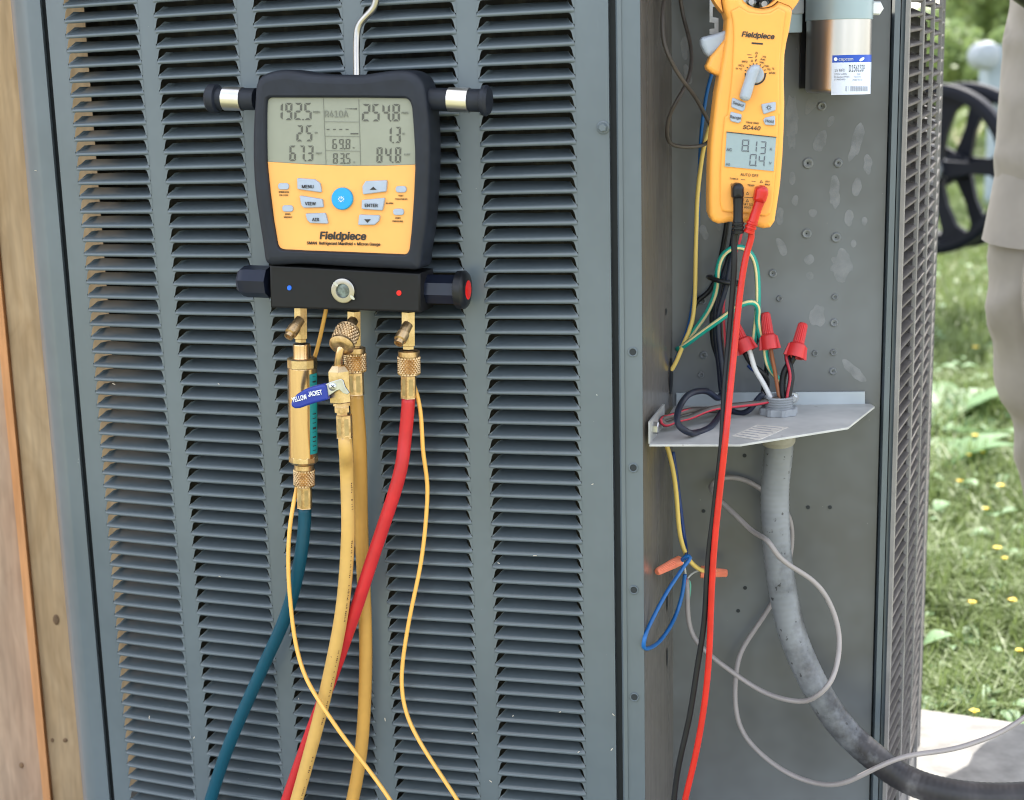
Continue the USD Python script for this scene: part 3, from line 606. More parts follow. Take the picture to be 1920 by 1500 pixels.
for k in range(6):
    t = (k + 0.7) / 6.5; p, q = np.array(lab[0]) * (1 - t) + np.array(lab[1]) * t, np.array(lab[3]) * (1 - t) + np.array(lab[2]) * t
    a, b = p + (q - p) * 0.08, p + (q - p) * (0.9 - 0.2 * (k % 3 == 1)); nrm = np.array([-(b - a)[1], (b - a)[0]]); nrm = nrm / np.linalg.norm(nrm) * 0.0006
    lines.append(slab(np.array([a - nrm, b - nrm, b + nrm, a + nrm]), zs + 0.0006, zs + 0.0008))
part(shelf, 'label_lines', cat_(lines), INKGREY)

# small debris caught on the louvres
DEB = mat('debris', (0.62, 0.56, 0.46), 0.8)
deb = []
for (x, y) in [(962, 1342), (1111, 908), (364, 1383), (412, 1081), (213, 720), (935, 1056), (1003, 1042), (886, 1375), (920, 1465), (1085, 1410), (67, 320), (80, 345), (410, 720), (560, 1310), (722, 1349), (1050, 1335), (1150, 1340), (1147, 1405), (280, 1345), (430, 1420)]:
    p = surf(x, y, 0.0035); a = rng.uniform(0, 3.1); L = rng.uniform(0.0006, 0.0020); dv = np.array([math.cos(a), 0, math.sin(a)]) * L
    deb.append(sweep(np.array([p - dv, p + [0, -0.0006, 0.0003], p + dv]), 0.0004, 5))
part(unit, 'debris', cat_(deb), DEB, stuff=True)

# ------------------------------------------------------------------ digital manifold gauge
ZA = zm(2.884, 340, 100); ZB = zm(5.0526, 480, 130); ZC = zm(5.0526, 480, 290); ZD = zm(3.75, 420, 470); ZE = zm(2.1433, 340, 800)
gyaw = -math.atan2(0.0322, 0.111)
G = Frame(640, 330, 1.418, gyaw, rot=-0.014)
gauge = thing('manifold_gauge', 'black and orange digital manifold gauge hanging from a hook on the louvred panel', 'gauge', G.to3((0, -0.13), -0.02)[0])
out_px = [ZA(*p) for p in [(404, 240), (412, 165), (440, 122), (500, 97), (580, 89), (680, 104), (770, 113), (900, 116), (1000, 114), (1080, 102), (1160, 92), (1225, 93), (1275, 112), (1308, 150), (1326, 230), (1338, 330), (1346, 450), (1345, 620), (1336, 800), (1322, 960), (1302, 1090), (1288, 1162), (1240, 1168), (900, 1152), (600, 1139), (468, 1133), (452, 1080), (425, 900), (403, 740), (394, 600), (393, 450), (398, 330)]]
win_px = [ZA(*p) for p in [(474, 248), (490, 240), (700, 240), (1000, 241), (1222, 244), (1242, 256), (1254, 290), (1263, 400), (1270, 520), (1271, 620), (1264, 780), (1252, 950), (1240, 1060), (1225, 1084), (1190, 1083), (900, 1071), (700, 1064), (560, 1057), (540, 1050), (530, 1030), (508, 900), (488, 740), (473, 590), (470, 450), (470, 330)]]
q = ccw(smoothloop(G.poly(out_px), 160)); wq = ccw(rounded(densify(G.poly(win_px), 0.004), 0.004))
def ringed(qo, qi, w0, w1, bev):
    rings = [(inset(qo, 0.004), w0), (qo, w0 + 0.006)]
    for k in range(6):
        a = k / 5 * math.pi / 2; rings.append((inset(qo, bev * (1 - math.cos(a))), w1 - bev * 0.8 + bev * 0.8 * math.sin(a)))
    n = len(qo); V = np.vstack([np.c_[r, np.full(n, z)] for r, z in rings]); f = []
    for i in range(len(rings) - 1):
        for j in range(n): k = (j + 1) % n; f += [[i * n + j, i * n + k, (i + 1) * n + k], [i * n + j, (i + 1) * n + k, (i + 1) * n + j]]
    side = trimesh.Trimesh(V, f, process=False)
    lipo = inset(qi, -0.0026); top = sg.Polygon(rings[-1][0]).buffer(0).difference(sg.Polygon(lipo).buffer(0)); top = top if top.geom_type == 'Polygon' else max(top.geoms, key=lambda z: z.area); cap = capmesh(top, w1)
    n = len(qi); rr = [(lipo, w1), (inset(qi, -0.0012), w1 - 0.0006), (inset(qi, -0.0003), w1 - 0.002), (qi, w1 - 0.0055)]
    V = np.vstack([np.c_[r, np.full(n, z)] for r, z in rr]); f = []
    for i in range(3):
        for j in range(n): k = (j + 1) % n; f += [[i * n + j, i * n + k, (i + 1) * n + k], [i * n + j, (i + 1) * n + k, (i + 1) * n + j]]
    inn = trimesh.Trimesh(V, f, process=False)
    m = cat_([side, cap, inn, capmesh(sg.Polygon(rings[0][0]).buffer(0), w0, True)]); return m
boot = part(gauge, 'rubber_boot', G.place(ringed(q, wq, -0.036, 0.006, 0.0085)), RUBBER, smooth=38)
scr_px = [ZA(466, 230), ZA(1276, 230), ZA(1276, 600), ZA(1100, 606), ZA(900, 607), ZA(680, 598), ZA(466, 584)]
ovl_px = [ZA(466, 585.5), ZA(680, 599.5), ZA(900, 608.5), ZA(1100, 607.5), ZA(1276, 601.5), ZA(1276, 800), ZA(1250, 1092), ZA(530, 1066), ZA(488, 850)]
inner_poly = sg.Polygon(wq).buffer(0.0004).buffer(0)
def clipped(px):
    g = sg.Polygon(G.poly(px)).buffer(0).intersection(inner_poly); g = g if g.geom_type == 'Polygon' else max(g.geoms, key=lambda z: z.area)
    return np.array(sg.polygon.orient(g).exterior.coords)[:-1]
screen = part(gauge, 'screen', G.place(slab(clipped(scr_px), -0.004, 0.0018)), LCD)
overlay = part(gauge, 'front_overlay', G.place(slab(clipped(ovl_px), -0.004, 0.0020)), YEL)
sw_ = 0.0022
dig = []
def digs(s, boxes, y0, y1, Z=ZB, t=None, sl=0.02):
    return [seg7(G, ch, *Z(x0, y0), *Z(x1, y1), w=sw_, t=t, slant=sl) for ch, (x0, x1) in zip(s, boxes)]
dig += digs('1925', [(205, 250), (275, 340), (362, 432), (455, 524)], 318, 480)
dig += digs('25', [(382, 440), (470, 530)], 530, 682) + digs('673', [(315, 375), (408, 458), (480, 540)], 722, 868)
dig += digs('2548', [(1003, 1078), (1100, 1168), (1195, 1265), (1290, 1360)], 328, 492) + digs('13', [(1240, 1282), (1315, 1368)], 545, 697) + digs('848', [(1140, 1195), (1222, 1280), (1315, 1372)], 738, 885)
dig += digs('698', [(722, 765), (785, 828), (848, 890)], 660, 755) + digs('835', [(728, 772), (790, 835), (848, 892)], 795, 893)
for (x, y) in [(445, 476), (1274, 488), (468, 866), (1298, 693), (1295, 880), (838, 753), (841, 890)]:
    dig.append(G.plate(ell(*ZB(x, y), 1.5, 1.5, 8), sw_ - .0003, sw_))
for x in (682, 742, 802, 862): dig.append(G.plate([ZB(x - 13, 564), ZB(x + 13, 564), ZB(x + 13, 574), ZB(x - 13, 574)], sw_ - .0003, sw_))
for i, (x0, x1) in enumerate([(845, 875), (875, 905), (905, 955)]): dig.append(G.plate([ZB(x0, 372), ZB(x1, 370 - 2 * i), ZB(x1, 374 + 4 * i), ZB(x0, 376)], sw_ - .0003, sw_))
dig.append(G.plate([ZB(895, 603), ZB(968, 603), ZB(968, 616), ZB(895, 616)], sw_ - .0003, sw_))
part(screen, 'digit', cat_(dig), SEG)
fnt = [text(G, 'R410A', *ZB(762, 422), 12.5, sw_, squeeze=0.88)]
for s, x, y, h in [('PSIG', 572, 405, 4.2), ('PSIG', 1410, 412, 4.2), ('SH', 568, 600, 3.2), ('SC', 1398, 610, 3.2), ('VSAT', 596, 795, 3.6), ('LSAT', 1432, 806, 3.6), ('°F', 925, 745, 3.2), ('°F', 928, 882, 3.2)]: fnt.append(text(G, s, *ZB(x, y), h, sw_))
def line(fr, a, b, t, w):
    a, b = np.array(a), np.array(b); d = b - a; n = np.array([-d[1], d[0]]) / np.linalg.norm(d) * t / 2
    return fr.plate([a - n, b - n, b + n, a + n], w - 0.0003, w)
for a, b in [((637, 275), (662, 900)), ((972, 282), (990, 908)), ((647, 495), (978, 499)), ((653, 633), (981, 637)), ((660, 768), (984, 776))]: part(screen, 'divider_line', line(G, ZB(*a), ZB(*b), 0.9, sw_), SEGF)
for m_ in fnt: part(screen, 'lettering', m_, SEGF)
bw = 0.0046
for nm, pts, rn in [('MENU', [(385, 222), (555, 234), (604, 272), (620, 360), (390, 326)], .0012), ('VIEW', [(408, 386), (626, 421), (637, 500), (448, 504), (428, 480)], .001), ('AIR', [(464, 558), (655, 552), (682, 656), (510, 648), (482, 620)], .0012),
                ('up', [(1036, 250), (1240, 242), (1230, 350), (1010, 378), (1005, 300)], .0012), ('ENTER', [(1000, 430), (1220, 408), (1195, 530), (998, 515)], .001), ('down', [(975, 568), (1173, 575), (1160, 630), (1120, 666), (964, 668)], .0012)]:
    b = part(gauge, 'button', G.plate([ZC(*p) for p in pts], 0.0018, bw, 0.0009, rn), BTN, smooth=35)
    cx_, cy_ = {'MENU': (490, 302), 'VIEW': (516, 463), 'AIR': (565, 614), 'up': (1112, 318), 'ENTER': (1092, 480), 'down': (1056, 628)}[nm]
    if nm == 'up': m = G.plate([ZC(1078, 333), ZC(1110, 303), ZC(1142, 333)], bw - .0002, bw + .0003)
    elif nm == 'down': m = G.plate([ZC(1024, 612), ZC(1088, 612), ZC(1056, 646)], bw - .0002, bw + .0003)
    else: m = text(G, nm, *ZC(cx_, cy_), 6.0, bw + .0003, heavy=.02)
    part(b, 'lettering', m, INK)
for (x, y) in [(258, 300), (298, 510), (1372, 328), (1348, 543)]:
    part(gauge, 'small_button', G.plate([ZC(x - 52, y - 31), ZC(x + 52, y - 31), ZC(x + 52, y + 31), ZC(x - 52, y + 31)], 0.0018, 0.0034, 0.0007, 0.0032), BTN, smooth=35)
pb = part(gauge, 'power_button', G.plate(ell(*ZC(811, 418), 19.8, 21.0, 40), 0.0018, 0.0052, 0.0012), BTNBLUE, smooth=35, label='round bright blue power button')
ic = []
for k in range(12):
    a = k * math.pi / 6 + .26
    if abs(math.sin(a) + 1) > 0.1: ic.append(line(G, np.array(ZC(806, 420)) + 3.2 * np.array([math.cos(a), math.sin(a)]), np.array(ZC(806, 420)) + 6.0 * np.array([math.cos(a), math.sin(a)]), 0.8, 0.0055))
ic.append(line(G, ZC(806, 392), ZC(806, 422), 1.2, 0.0055))
part(pb, 'symbol', cat_(ic), WHITE)
let = [text(G, 'Fieldpiece', *ZC(823, 768), 13.4, .0023, True, 0.16, heavy=.035, squeeze=1.04), text(G, 'SMAN  Refrigerant Manifold + Micron Gauge', *ZC(828, 842), 5.4, .0023, False, squeeze=0.95, heavy=.03)]
for s, x, y in [('WIRELESS', 264, 354), ('ON / OFF', 264, 384), ('ZERO', 300, 563), ('WEIGHT', 304, 592), ('TEST', 1373, 389), ('TIGHTNESS', 1376, 421), ('ZERO', 1345, 600), ('PRESSURE', 1343, 631), ('ALARM', 1265, 460)]: let.append(text(G, s, *ZC(x, y), 3.1, .0023))
part(overlay, 'lettering', cat_(let), INK)
# hose holder posts
for sgn, (xa, ya), (xb, yb), bnd, fl in [(-1, (405, 248), (155, 244), (235, 335), (150, 208)), (1, (1345, 248), (1660, 256), (1448, 1560), (1618, 1666))]:
    w = -0.014; pa, pb_ = G.pt(*ZA(xa, ya), w), G.pt(*ZA(xb, yb), w); L = np.linalg.norm(pb_ - pa); r = 0.0106
    tt = lambda x: (x - xa) / (xb - xa)
    ff = sorted([tt(fl[0]), tt(fl[1])])
    hp = part(gauge, 'hose_holder', lathe(pa, pb_, [(0, r), (ff[0] - 0.06, r), (ff[0] + .02, r * 1.0), (ff[0] + 0.04, r * 1.30), (ff[1] - 0.05, r * 1.36), (ff[1], r * 1.15)], 28), RUBBER, smooth=40)
    bb = sorted([tt(bnd[0]), tt(bnd[1])])
    part(hp, 'metal_band', lathe(pa + (pb_ - pa) * bb[0], pa + (pb_ - pa) * bb[1], [(0, r + .0002), (0.02, r + .0009), (.98, r + .0009), (1, r + .0002)], 28), STEELB, smooth=40)
# hook
ph = G.pt(*[669, 138], -0.010)
hk = [surf(669, 150, 0.022), surf(668.5, 100, 0.016), surf(669, 70, 0.013), surf(673, 48, 0.012), surf(687, 30, 0.011), surf(701, 13, 0.010), surf(706, -5, 0.010), surf(707, -60, 0.010)]
tp = surf(708, -120, 0.010); hk += [np.array([tp[0], tp[1], Z1 + 0.04]), np.array([tp[0], tp[1] + 0.01, Z1 + 0.062]), np.array([tp[0], tp[1] + 0.035, Z1 + 0.064]), np.array([tp[0], tp[1] + 0.06, Z1 + 0.058])]
part(gauge, 'hanging_hook', tube(hk, 0.0033, 14, 0.004), STEEL, smooth=True)
# manifold block
bwf = -0.002
blk = part(gauge, 'manifold_block', G.plate([ZD(318, 100), ZD(1381, 158), ZD(1381, 436), ZD(326, 402)], -0.040, bwf, 0.0022), BLOCK, smooth=30)
part(blk, 'blue_dot', G.plate(ell(*ZD(458, 262), 4.3, 4.8, 16), bwf - .001, bwf + .0008, .0004), DOTBLUE)
part(blk, 'red_dot', G.plate(ell(*ZD(1229, 298), 4.7, 5.2, 16), bwf - .001, bwf + .0008, .0004), DOTRED)
cg = G.pt(*ZD(842, 280), bwf)
sgl = part(gauge, 'sight_glass_ring', lathe(cg - G.n * .001, cg + G.n * .0032, [(0, .0124), (.5, .0124), (.85, .0120), (1, .0110), (1, .0072), (.75, .0066), (.2, .0064)], 40), STEEL, smooth=35)
part(sgl, 'lens', lathe(cg - G.n * .001, cg + G.n * .0012, [(0, .0066), (.8, .0066), (1, .0045)], 24), GLASSY, smooth=35)
for (x, y) in [(785, 236), (902, 330)]: part(sgl, 'slot', G.plate(ell(*ZD(x, y), 5.5, 2.6, 12, 0.75), bwf + .002, bwf + .0035), ZINC)
for nm, (xa, ya), (xb, yb), r in [('l', (330, 220), (118, 212), .0161), ('r', (1375, 268), (1652, 274), .0150)]:
    w = -0.020 if nm == 'l' else -0.026; pa, pb_ = G.pt(*ZD(xa, ya), w), G.pt(*ZD(xb, yb), w)
    kb = part(gauge, 'valve_knob', lathe(pa, pb_, [(0, r * .8), (.02, r), (.72 if nm == 'l' else 0.97, r), (.90 if nm == 'l' else 0.99, r * .93), (1, r * .74 if nm == 'l' else r * .9)], 8, 0.2), KNOB, smooth=20)
    if nm == 'r':
        pc = G.pt(*ZD(1718, 276), w); ax = (pc - pb_)
        part(kb, 'knob_end', lathe(pb_ - ax * .3, pc, [(0, r * .9), (.15, r * 1.22), (.7, r * 1.25), (.9, r * 1.1), (1, r * .85)], 28), BLACKPL, smooth=40)
        part(kb, 'red_cap', lathe(pc - ax * .1, pc + ax * .06, [(0, r * .62), (.7, r * .62), (1, r * .5)], 24), DOTRED, smooth=40)
# brass ports under the block
pw = -0.020
for (xt, yt, xb_, yb_, nz) in [(540, 395, 541, 640, ((535, 485), (452, 608))), (914, 425, 916, 690, ((908, 492), (858, 580))), (1295, 430, 1296, 690, ((1292, 520), (1226, 655)))]:
    pa, pb_ = G.pt(*ZD(xt, yt), pw), G.pt(*ZD(xb_, yb_), pw)
    port = part(gauge, 'brass_port', lathe(pa, pb_, [(0, .0072), (.90, .0072), (.92, .0060), (1, .0060)], 6, 0.35), BRASS, smooth=20)
    na, nb = G.pt(*ZD(*nz[0]), pw + .004), G.pt(*ZD(*nz[1]), pw + 0.022)
    part(port, 'service_nipple', lathe(na, nb, [(0, .0052), (.42, .0052), (.46, .0062), (.80, .0062), (.84, .0046), (1, .0046), (1, .0026), (.9, .0024)], 20), BRASSD, smooth=35)

# ------------------------------------------------------------------ hoses
def at(z, x, y, off):                            # pixel given in a zoomed crop, off metres in front of the louvres
    return surf(*z(x, y), off)
def wpt(z, x, y, w): return G.pt(*z(x, y), w)
def knurl(pa, pb_, r, sides=21, rows=9, amp=.0007, lip=0.22):
    ax = pb_ - pa; L = np.linalg.norm(ax); prof = [(0, r * .82), (.03, r * .97), (lip, r * .97), (lip + .01, r)] + [(lip + .02 + (0.93 - lip) * k / rows, r) for k in range(1, rows)] + [(.96, r * .97), (1, r * .80)]
    m = lathe(pa, pb_, prof, sides * 2); V = np.array(m.vertices); n = sides * 2
    for i in range(4, len(prof) - 2):
        for j in range(n):
            k = i * n + j; s = -1 if (i + j) % 2 else 1; c = pa + ax * prof[i][0]; d = V[k] - c; V[k] = c + d * (1 + s * amp / r)
    Fc = np.array(m.faces)
    for i in range(len(prof) - 1):
        for j in range(n):
            if (i + j) % 2 == 0:
                q_ = 2 * (i * n + j); a_, b_, c_ = Fc[q_]; d_q = Fc[q_ + 1][2]; Fc[q_] = [a_, b_, d_q]; Fc[q_ + 1] = [b_, c_, d_q]
    return trimesh.Trimesh(V, Fc, process=False)
def ferrule(pa, pb_, r, parent, m=BRASSD):
    f_ = part(parent, 'ferrule', lathe(pa, pb_, [(0, r * .9), (.02, r), (.97, r), (1, r * 1.04)], 6, 0.55), m)
    ax = pb_ - pa; u = ax / np.linalg.norm(ax); n = np.cross(ax, [0.1, 1, 0.05]); n /= np.linalg.norm(n); b = np.cross(u, n); L = np.linalg.norm(ax)
    for k in range(6):
        a = 0.55 + (k + .5) * math.pi / 3; d = math.cos(a) * n + math.sin(a) * b; t = np.cross(u, d); c = (pa + pb_) / 2 + d * r * .866
        q = slab(np.array([(-r * .26, -L * .36), (r * .26, -L * .36), (r * .26, L * .36), (-r * .26, L * .36)]), -.0003, .00012, 0, .0008)
        v = np.array(q.vertices); part(f_, 'recess', trimesh.Trimesh(c + v[:, :1] * t + v[:, 1:2] * u + v[:, 2:] * d, q.faces, process=False), mat_dkbrass)
mat_dkbrass = mat('brass_dark', (0.42, 0.31, 0.15), 0.42, 0.85, var=0.15, vscale=100)
hz = pw
# filter drier on the left port
fd = thing('filter_drier', 'long brass inline filter cylinder with teal label under the left port', 'filter', wpt(ZD, 556, 1490, hz))
part(fd, 'neck', lathe(wpt(ZD, 544, 655, hz), wpt(ZD, 549, 775, hz), [(0, .0084), (.08, .0088), (.75, .0088), (1, .0105)], 28), COPPER, smooth=40)
part(fd, 'top_nut', lathe(wpt(ZD, 549, 752, hz), wpt(ZD, 551, 826, hz), [(0, .0135), (.1, .0153), (.85, .0153), (1, .0146)], 12), BRASS, smooth=15)
body = part(fd, 'body', lathe(wpt(ZD, 551, 820, hz), wpt(ZD, 558, 1445, hz), [(0, .0146), (.004, .0149), (.996, .0149), (1, .0146)], 48), COPPER, smooth=40)
part(fd, 'bottom_nut', lathe(wpt(ZD, 558, 1432, hz), wpt(ZD, 559, 1494, hz), [(0, .0146), (.15, .0152), (.7, .0152), (1, .0125)], 12), BRASS, smooth=15)
pa, pb_ = wpt(ZD, 553, 852, hz), wpt(ZD, 557.5, 1412, hz); ax = pb_ - pa; u = ax / np.linalg.norm(ax); dn = np.cross(u, G.n); dn *= np.sign(dn.dot(G.ex))
angs = np.radians([-4, 6, 18, 28, 39]); rr = .0151
A_ = [pa + rr * (math.sin(t) * G.n + math.cos(t) * dn) for t in angs]; B_ = [a + ax for a in A_]
tl = part(body, 'teal_label', quadstrip(A_, B_), TEALLAB, smooth=True)
mk = []
for k, t in enumerate(np.linspace(.03, .95, 17)):
    if k in (5, 6, 7): continue
    a0, a1 = np.radians([8, 27]); c0 = pa + ax * t
    pts = [c0 + (rr + .0002) * (math.sin(a) * G.n + math.cos(a) * dn) for a in np.linspace(a0, a1, 4)]
    hgt = ax * (0.010 + .008 * (k % 3)); pts2 = [p + hgt * (1 if k % 2 else .5) for p in pts]; mk.append(quadstrip(pts, pts2))
part(tl, 'print', cat_(mk), INK)
# teal hose
th = thing('teal_hose', 'dark teal blue refrigerant hose hanging from the brass filter', 'hose', at(ZE, 130, 1490, .03))
part(th, 'knurled_nut', knurl(wpt(ZE, 493, 148, hz), wpt(ZE, 494, 241, hz), .0106), BRASSD)
ferrule(wpt(ZE, 495, 238, hz), wpt(ZE, 496, 326, hz), .0079, th)
part(th, 'hose', tube([wpt(ZE, 496, 322, hz), wpt(ZE, 494, 400, hz), at(ZE, 483, 500, .034), at(ZE, 463, 610, .030), at(ZE, 420, 760, .026), at(ZE, 345, 930, .024), at(ZE, 255, 1130, .026), at(ZE, 180, 1310, .030), at(ZE, 118, 1500, .034), at(ZE, 60, 1700, .04)], .0067, 18), HOSE_B, smooth=True)
# ochre hose, behind
yh = thing('ochre_hose', 'ochre yellow refrigerant hose hanging straight down from the middle port', 'hose', at(ZE, 690, 1490, .02))
part(yh, 'knurled_nut', knurl(wpt(ZD, 920, 676, hz), wpt(ZD, 924, 856, hz), .0108), BRASSD)
ferrule(wpt(ZD, 927, 852, hz), wpt(ZD, 932, 1010, hz), .0081, yh)
part(yh, 'hose', tube([wpt(ZD, 932, 1005, hz), wpt(ZD, 940, 1150, hz), at(ZE, 715, 30, .030), at(ZE, 722, 300, .020), at(ZE, 727, 500, .016), at(ZE, 736, 700, .014), at(ZE, 741, 900, .014), at(ZE, 737, 1100, .014), at(ZE, 720, 1320, .015), at(ZE, 688, 1500, .018), at(ZE, 640, 1700, .02)], .0069, 18), HOSE_Y2, smooth=True)
# red hose
rh = thing('red_hose', 'red refrigerant hose hanging from the right port and crossing to lower left', 'hose', at(ZE, 430, 1490, .03))
part(rh, 'knurled_nut', knurl(wpt(ZD, 1299, 700, hz), wpt(ZD, 1302, 876, hz), .0110), BRASSD)
ferrule(wpt(ZD, 1298, 874, hz), wpt(ZD, 1297, 1035, hz), .0080, rh)
rhose = part(rh, 'hose', tube([wpt(ZD, 1297, 1030, hz), wpt(ZD, 1290, 1150, hz), wpt(ZD, 1272, 1330, hz), at(ZE, 886, 150, .034), at(ZE, 832, 340, .034), at(ZE, 768, 530, .034), at(ZE, 706, 720, .034), at(ZE, 650, 880, .030), at(ZE, 592, 1040, .024), at(ZE, 536, 1190, .022), at(ZE, 478, 1350, .024), at(ZE, 422, 1510, .028), at(ZE, 350, 1700, .03)], .0067, 18), HOSE_R, smooth=True)
# yellow hose with ball valve, in front
vh = thing('yellow_valve_hose', 'pale yellow refrigerant hose with brass ball valve and blue lever, nearest hose', 'hose', at(ZE, 465, 1490, .04))
vw = .012
ka, kb_ = wpt(ZD, 876, 556, -.004), wpt(ZD, 826, 668, vw + .004)
part(vh, 'angled_nut', knurl(ka, kb_, .0120, 22, 7, .0006, .06), BRASSD)
part(vh, 'angled_nut_collar', lathe(kb_ - (kb_ - ka) * .12, kb_ + (kb_ - ka) * .12, [(0, .0122), (.5, .0124), (1, .0090), (1.02, .0060)], 28), BRASSD, smooth=40)
part(vh, 'bent_tube', tube([kb_ - (kb_ - ka) * .1, wpt(ZD, 818, 705, vw + .004), wpt(ZD, 808, 760, vw + .003), wpt(ZD, 804, 830, vw)], .0040, 16, .003), COPPER, smooth=True)
vb = part(vh, 'valve_body', cat_([lathe(wpt(ZD, 805, 805, vw), wpt(ZD, 820, 1065, vw), [(0, .0062), (.02, .0072), (.15, .0112), (.97, .0112), (1, .0104)], 6, 0.38), ]), BRASS, smooth=15)
part(vb, 'collar', lathe(wpt(ZD, 826, 1060, vw), wpt(ZD, 830, 1156, vw), [(0, .0092), (.25, .0094), (.28, .0076), (.36, .0078), (.38, .0080), (.75, .0080), (.8, .0058), (1, .0058)], 6, .3), BRASSD, smooth=15)
ferrule(wpt(ZD, 844, 1152, vw), wpt(ZD, 850, 1314, vw), .0081, vh)
vpts = [wpt(ZD, 850, 1308, vw), wpt(ZD, 858, 1420, vw), at(ZE, 664, 150, .050), at(ZE, 670, 340, .050), at(ZE, 668, 480, .048), at(ZE, 655, 660, .046), at(ZE, 636, 800, .044), at(ZE, 604, 960, .042), at(ZE, 565, 1130, .040), at(ZE, 517, 1310, .040), at(ZE, 464, 1500, .042), at(ZE, 400, 1700, .045)]
part(vh, 'hose', tube(vpts, .0070, 18), HOSE_Y, smooth=True)
vpath = spline(vpts, .0022)
T_, N_, B_2 = frames(vpath); vw_ = np.array([0, 0, H]) - vpath; vw_ /= np.linalg.norm(vw_, axis=1)[:, None]; vw_ -= T_ * (vw_ * T_).sum(1)[:, None]; vw_ /= np.linalg.norm(vw_, axis=1)[:, None]; sd2 = np.cross(vw_, T_); sd2 /= np.linalg.norm(sd2, axis=1)[:, None]; sd2 *= np.sign(sd2[:, :1])
mk2 = []
for i_ in range(30, len(vpath) - 2):
    if rng.random() < .30 or (i_ // 14) % 4 == 3: continue
    th0 = .52 + rng.uniform(-.03, .03); dth = rng.uniform(.16, .32)
    pts_ = [vpath[i_] + .00708 * (math.cos(t) * vw_[i_] + math.sin(t) * sd2[i_]) for t in (th0, th0 + dth)]
    d2 = T_[i_] * rng.uniform(.0007, .0017); mk2.append(quadstrip(pts_, [p + d2 for p in pts_]))
part(vh, 'worn_print', cat_(mk2), mat('worn_print', (.15, .075, .025), .6), stuff=True)
lw = vw + .0135
lv = part(vh, 'lever_plate', G.plate([ZD(*p) for p in [(690, 950), (745, 925), (800, 908), (822, 902), (838, 915), (850, 955), (880, 1000), (866, 1012), (835, 1002), (812, 978), (790, 985), (745, 1015), (700, 1040)]], lw - .0018, lw, .0005), ZINC, smooth=30)
part(lv, 'lever_grip', G.plate(densify([ZD(*p) for p in [(468, 1080), (478, 1045), (510, 1010), (560, 978), (620, 955), (700, 938), (715, 950), (722, 990), (730, 1050), (640, 1072), (580, 1092), (530, 1110), (495, 1112), (475, 1100)]], 3), lw - .0040, lw + .0026, .0022, .002), LEVER, smooth=40)
part(lv, 'lever_lettering', cat_([text(G, 'YELLOW', *ZD(530, 1038), 8.4, lw + .0029, True, rot=0.27, squeeze=.62), text(G, 'JACKET', *ZD(640, 1002), 8.4, lw + .0029, True, rot=0.20, squeeze=.62)]), WHITE)
cs = G.pt(*ZD(763, 957), lw); lsc = part(lv, 'screw', lathe(cs, cs + G.n * .0022, [(0, .0039), (.4, .0039), (1, .0022)], 20), ZINC, smooth=40)
part(lsc, 'cross_slot', cat_([line(G, ZD(752, 946), ZD(776, 966), 1.2, lw + .0026), line(G, ZD(775, 945), ZD(752, 968), 1.2, lw + .0026)]), INK) if False else part(lv, 'cross_slot', cat_([line(G, ZD(752, 946), ZD(776, 966), 1.3, lw + .0026), line(G, ZD(775, 945), ZD(752, 968), 1.3, lw + .0026)]), INK)
# thin sensor cords
solo('sensor_cord', tube([wpt(ZD, 722, 395, -.034), wpt(ZD, 712, 440, -.034), wpt(ZD, 690, 545, -.036), wpt(ZD, 655, 690, -.038), wpt(ZD, 625, 790, -.040), wpt(ZD, 560, 1100, -.042), wpt(ZD, 515, 1430, -.036), at(ZE, 468, 215, .022), at(ZE, 455, 290, .034), at(ZE, 437, 400, .044), at(ZE, 430, 560, .046), at(ZE, 440, 720, .046), at(ZE, 462, 880, .048), at(ZE, 502, 1010, .052), at(ZE, 562, 1115, .058), at(ZE, 640, 1230, .056), at(ZE, 740, 1362, .05), at(ZE, 842, 1505, .05), at(ZE, 940, 1700, .05)], .0022, 10, .005), CORD_Y, 'thin yellow cord crossing in front of the pale yellow hose', 'cord', smooth=True)
solo('sensor_cord', tube([wpt(ZD, 1318, 880, -.030), wpt(ZD, 1340, 960, -.030), wpt(ZD, 1362, 1030, -.028), wpt(ZD, 1388, 1200, -.028), at(ZE, 972, 100, .020), at(ZE, 987, 215, .014), at(ZE, 986, 330, .012), at(ZE, 962, 550, .012), at(ZE, 925, 730, .012), at(ZE, 897, 890, .012), at(ZE, 886, 1030, .012), at(ZE, 905, 1150, .014), at(ZE, 955, 1260, .016), at(ZE, 1030, 1380, .018), at(ZE, 1112, 1505, .02), at(ZE, 1220, 1700, .02)], .0022, 10, .005), CORD_Y, 'thin yellow cord hanging alone to the right of the red hose', 'cord', smooth=True)

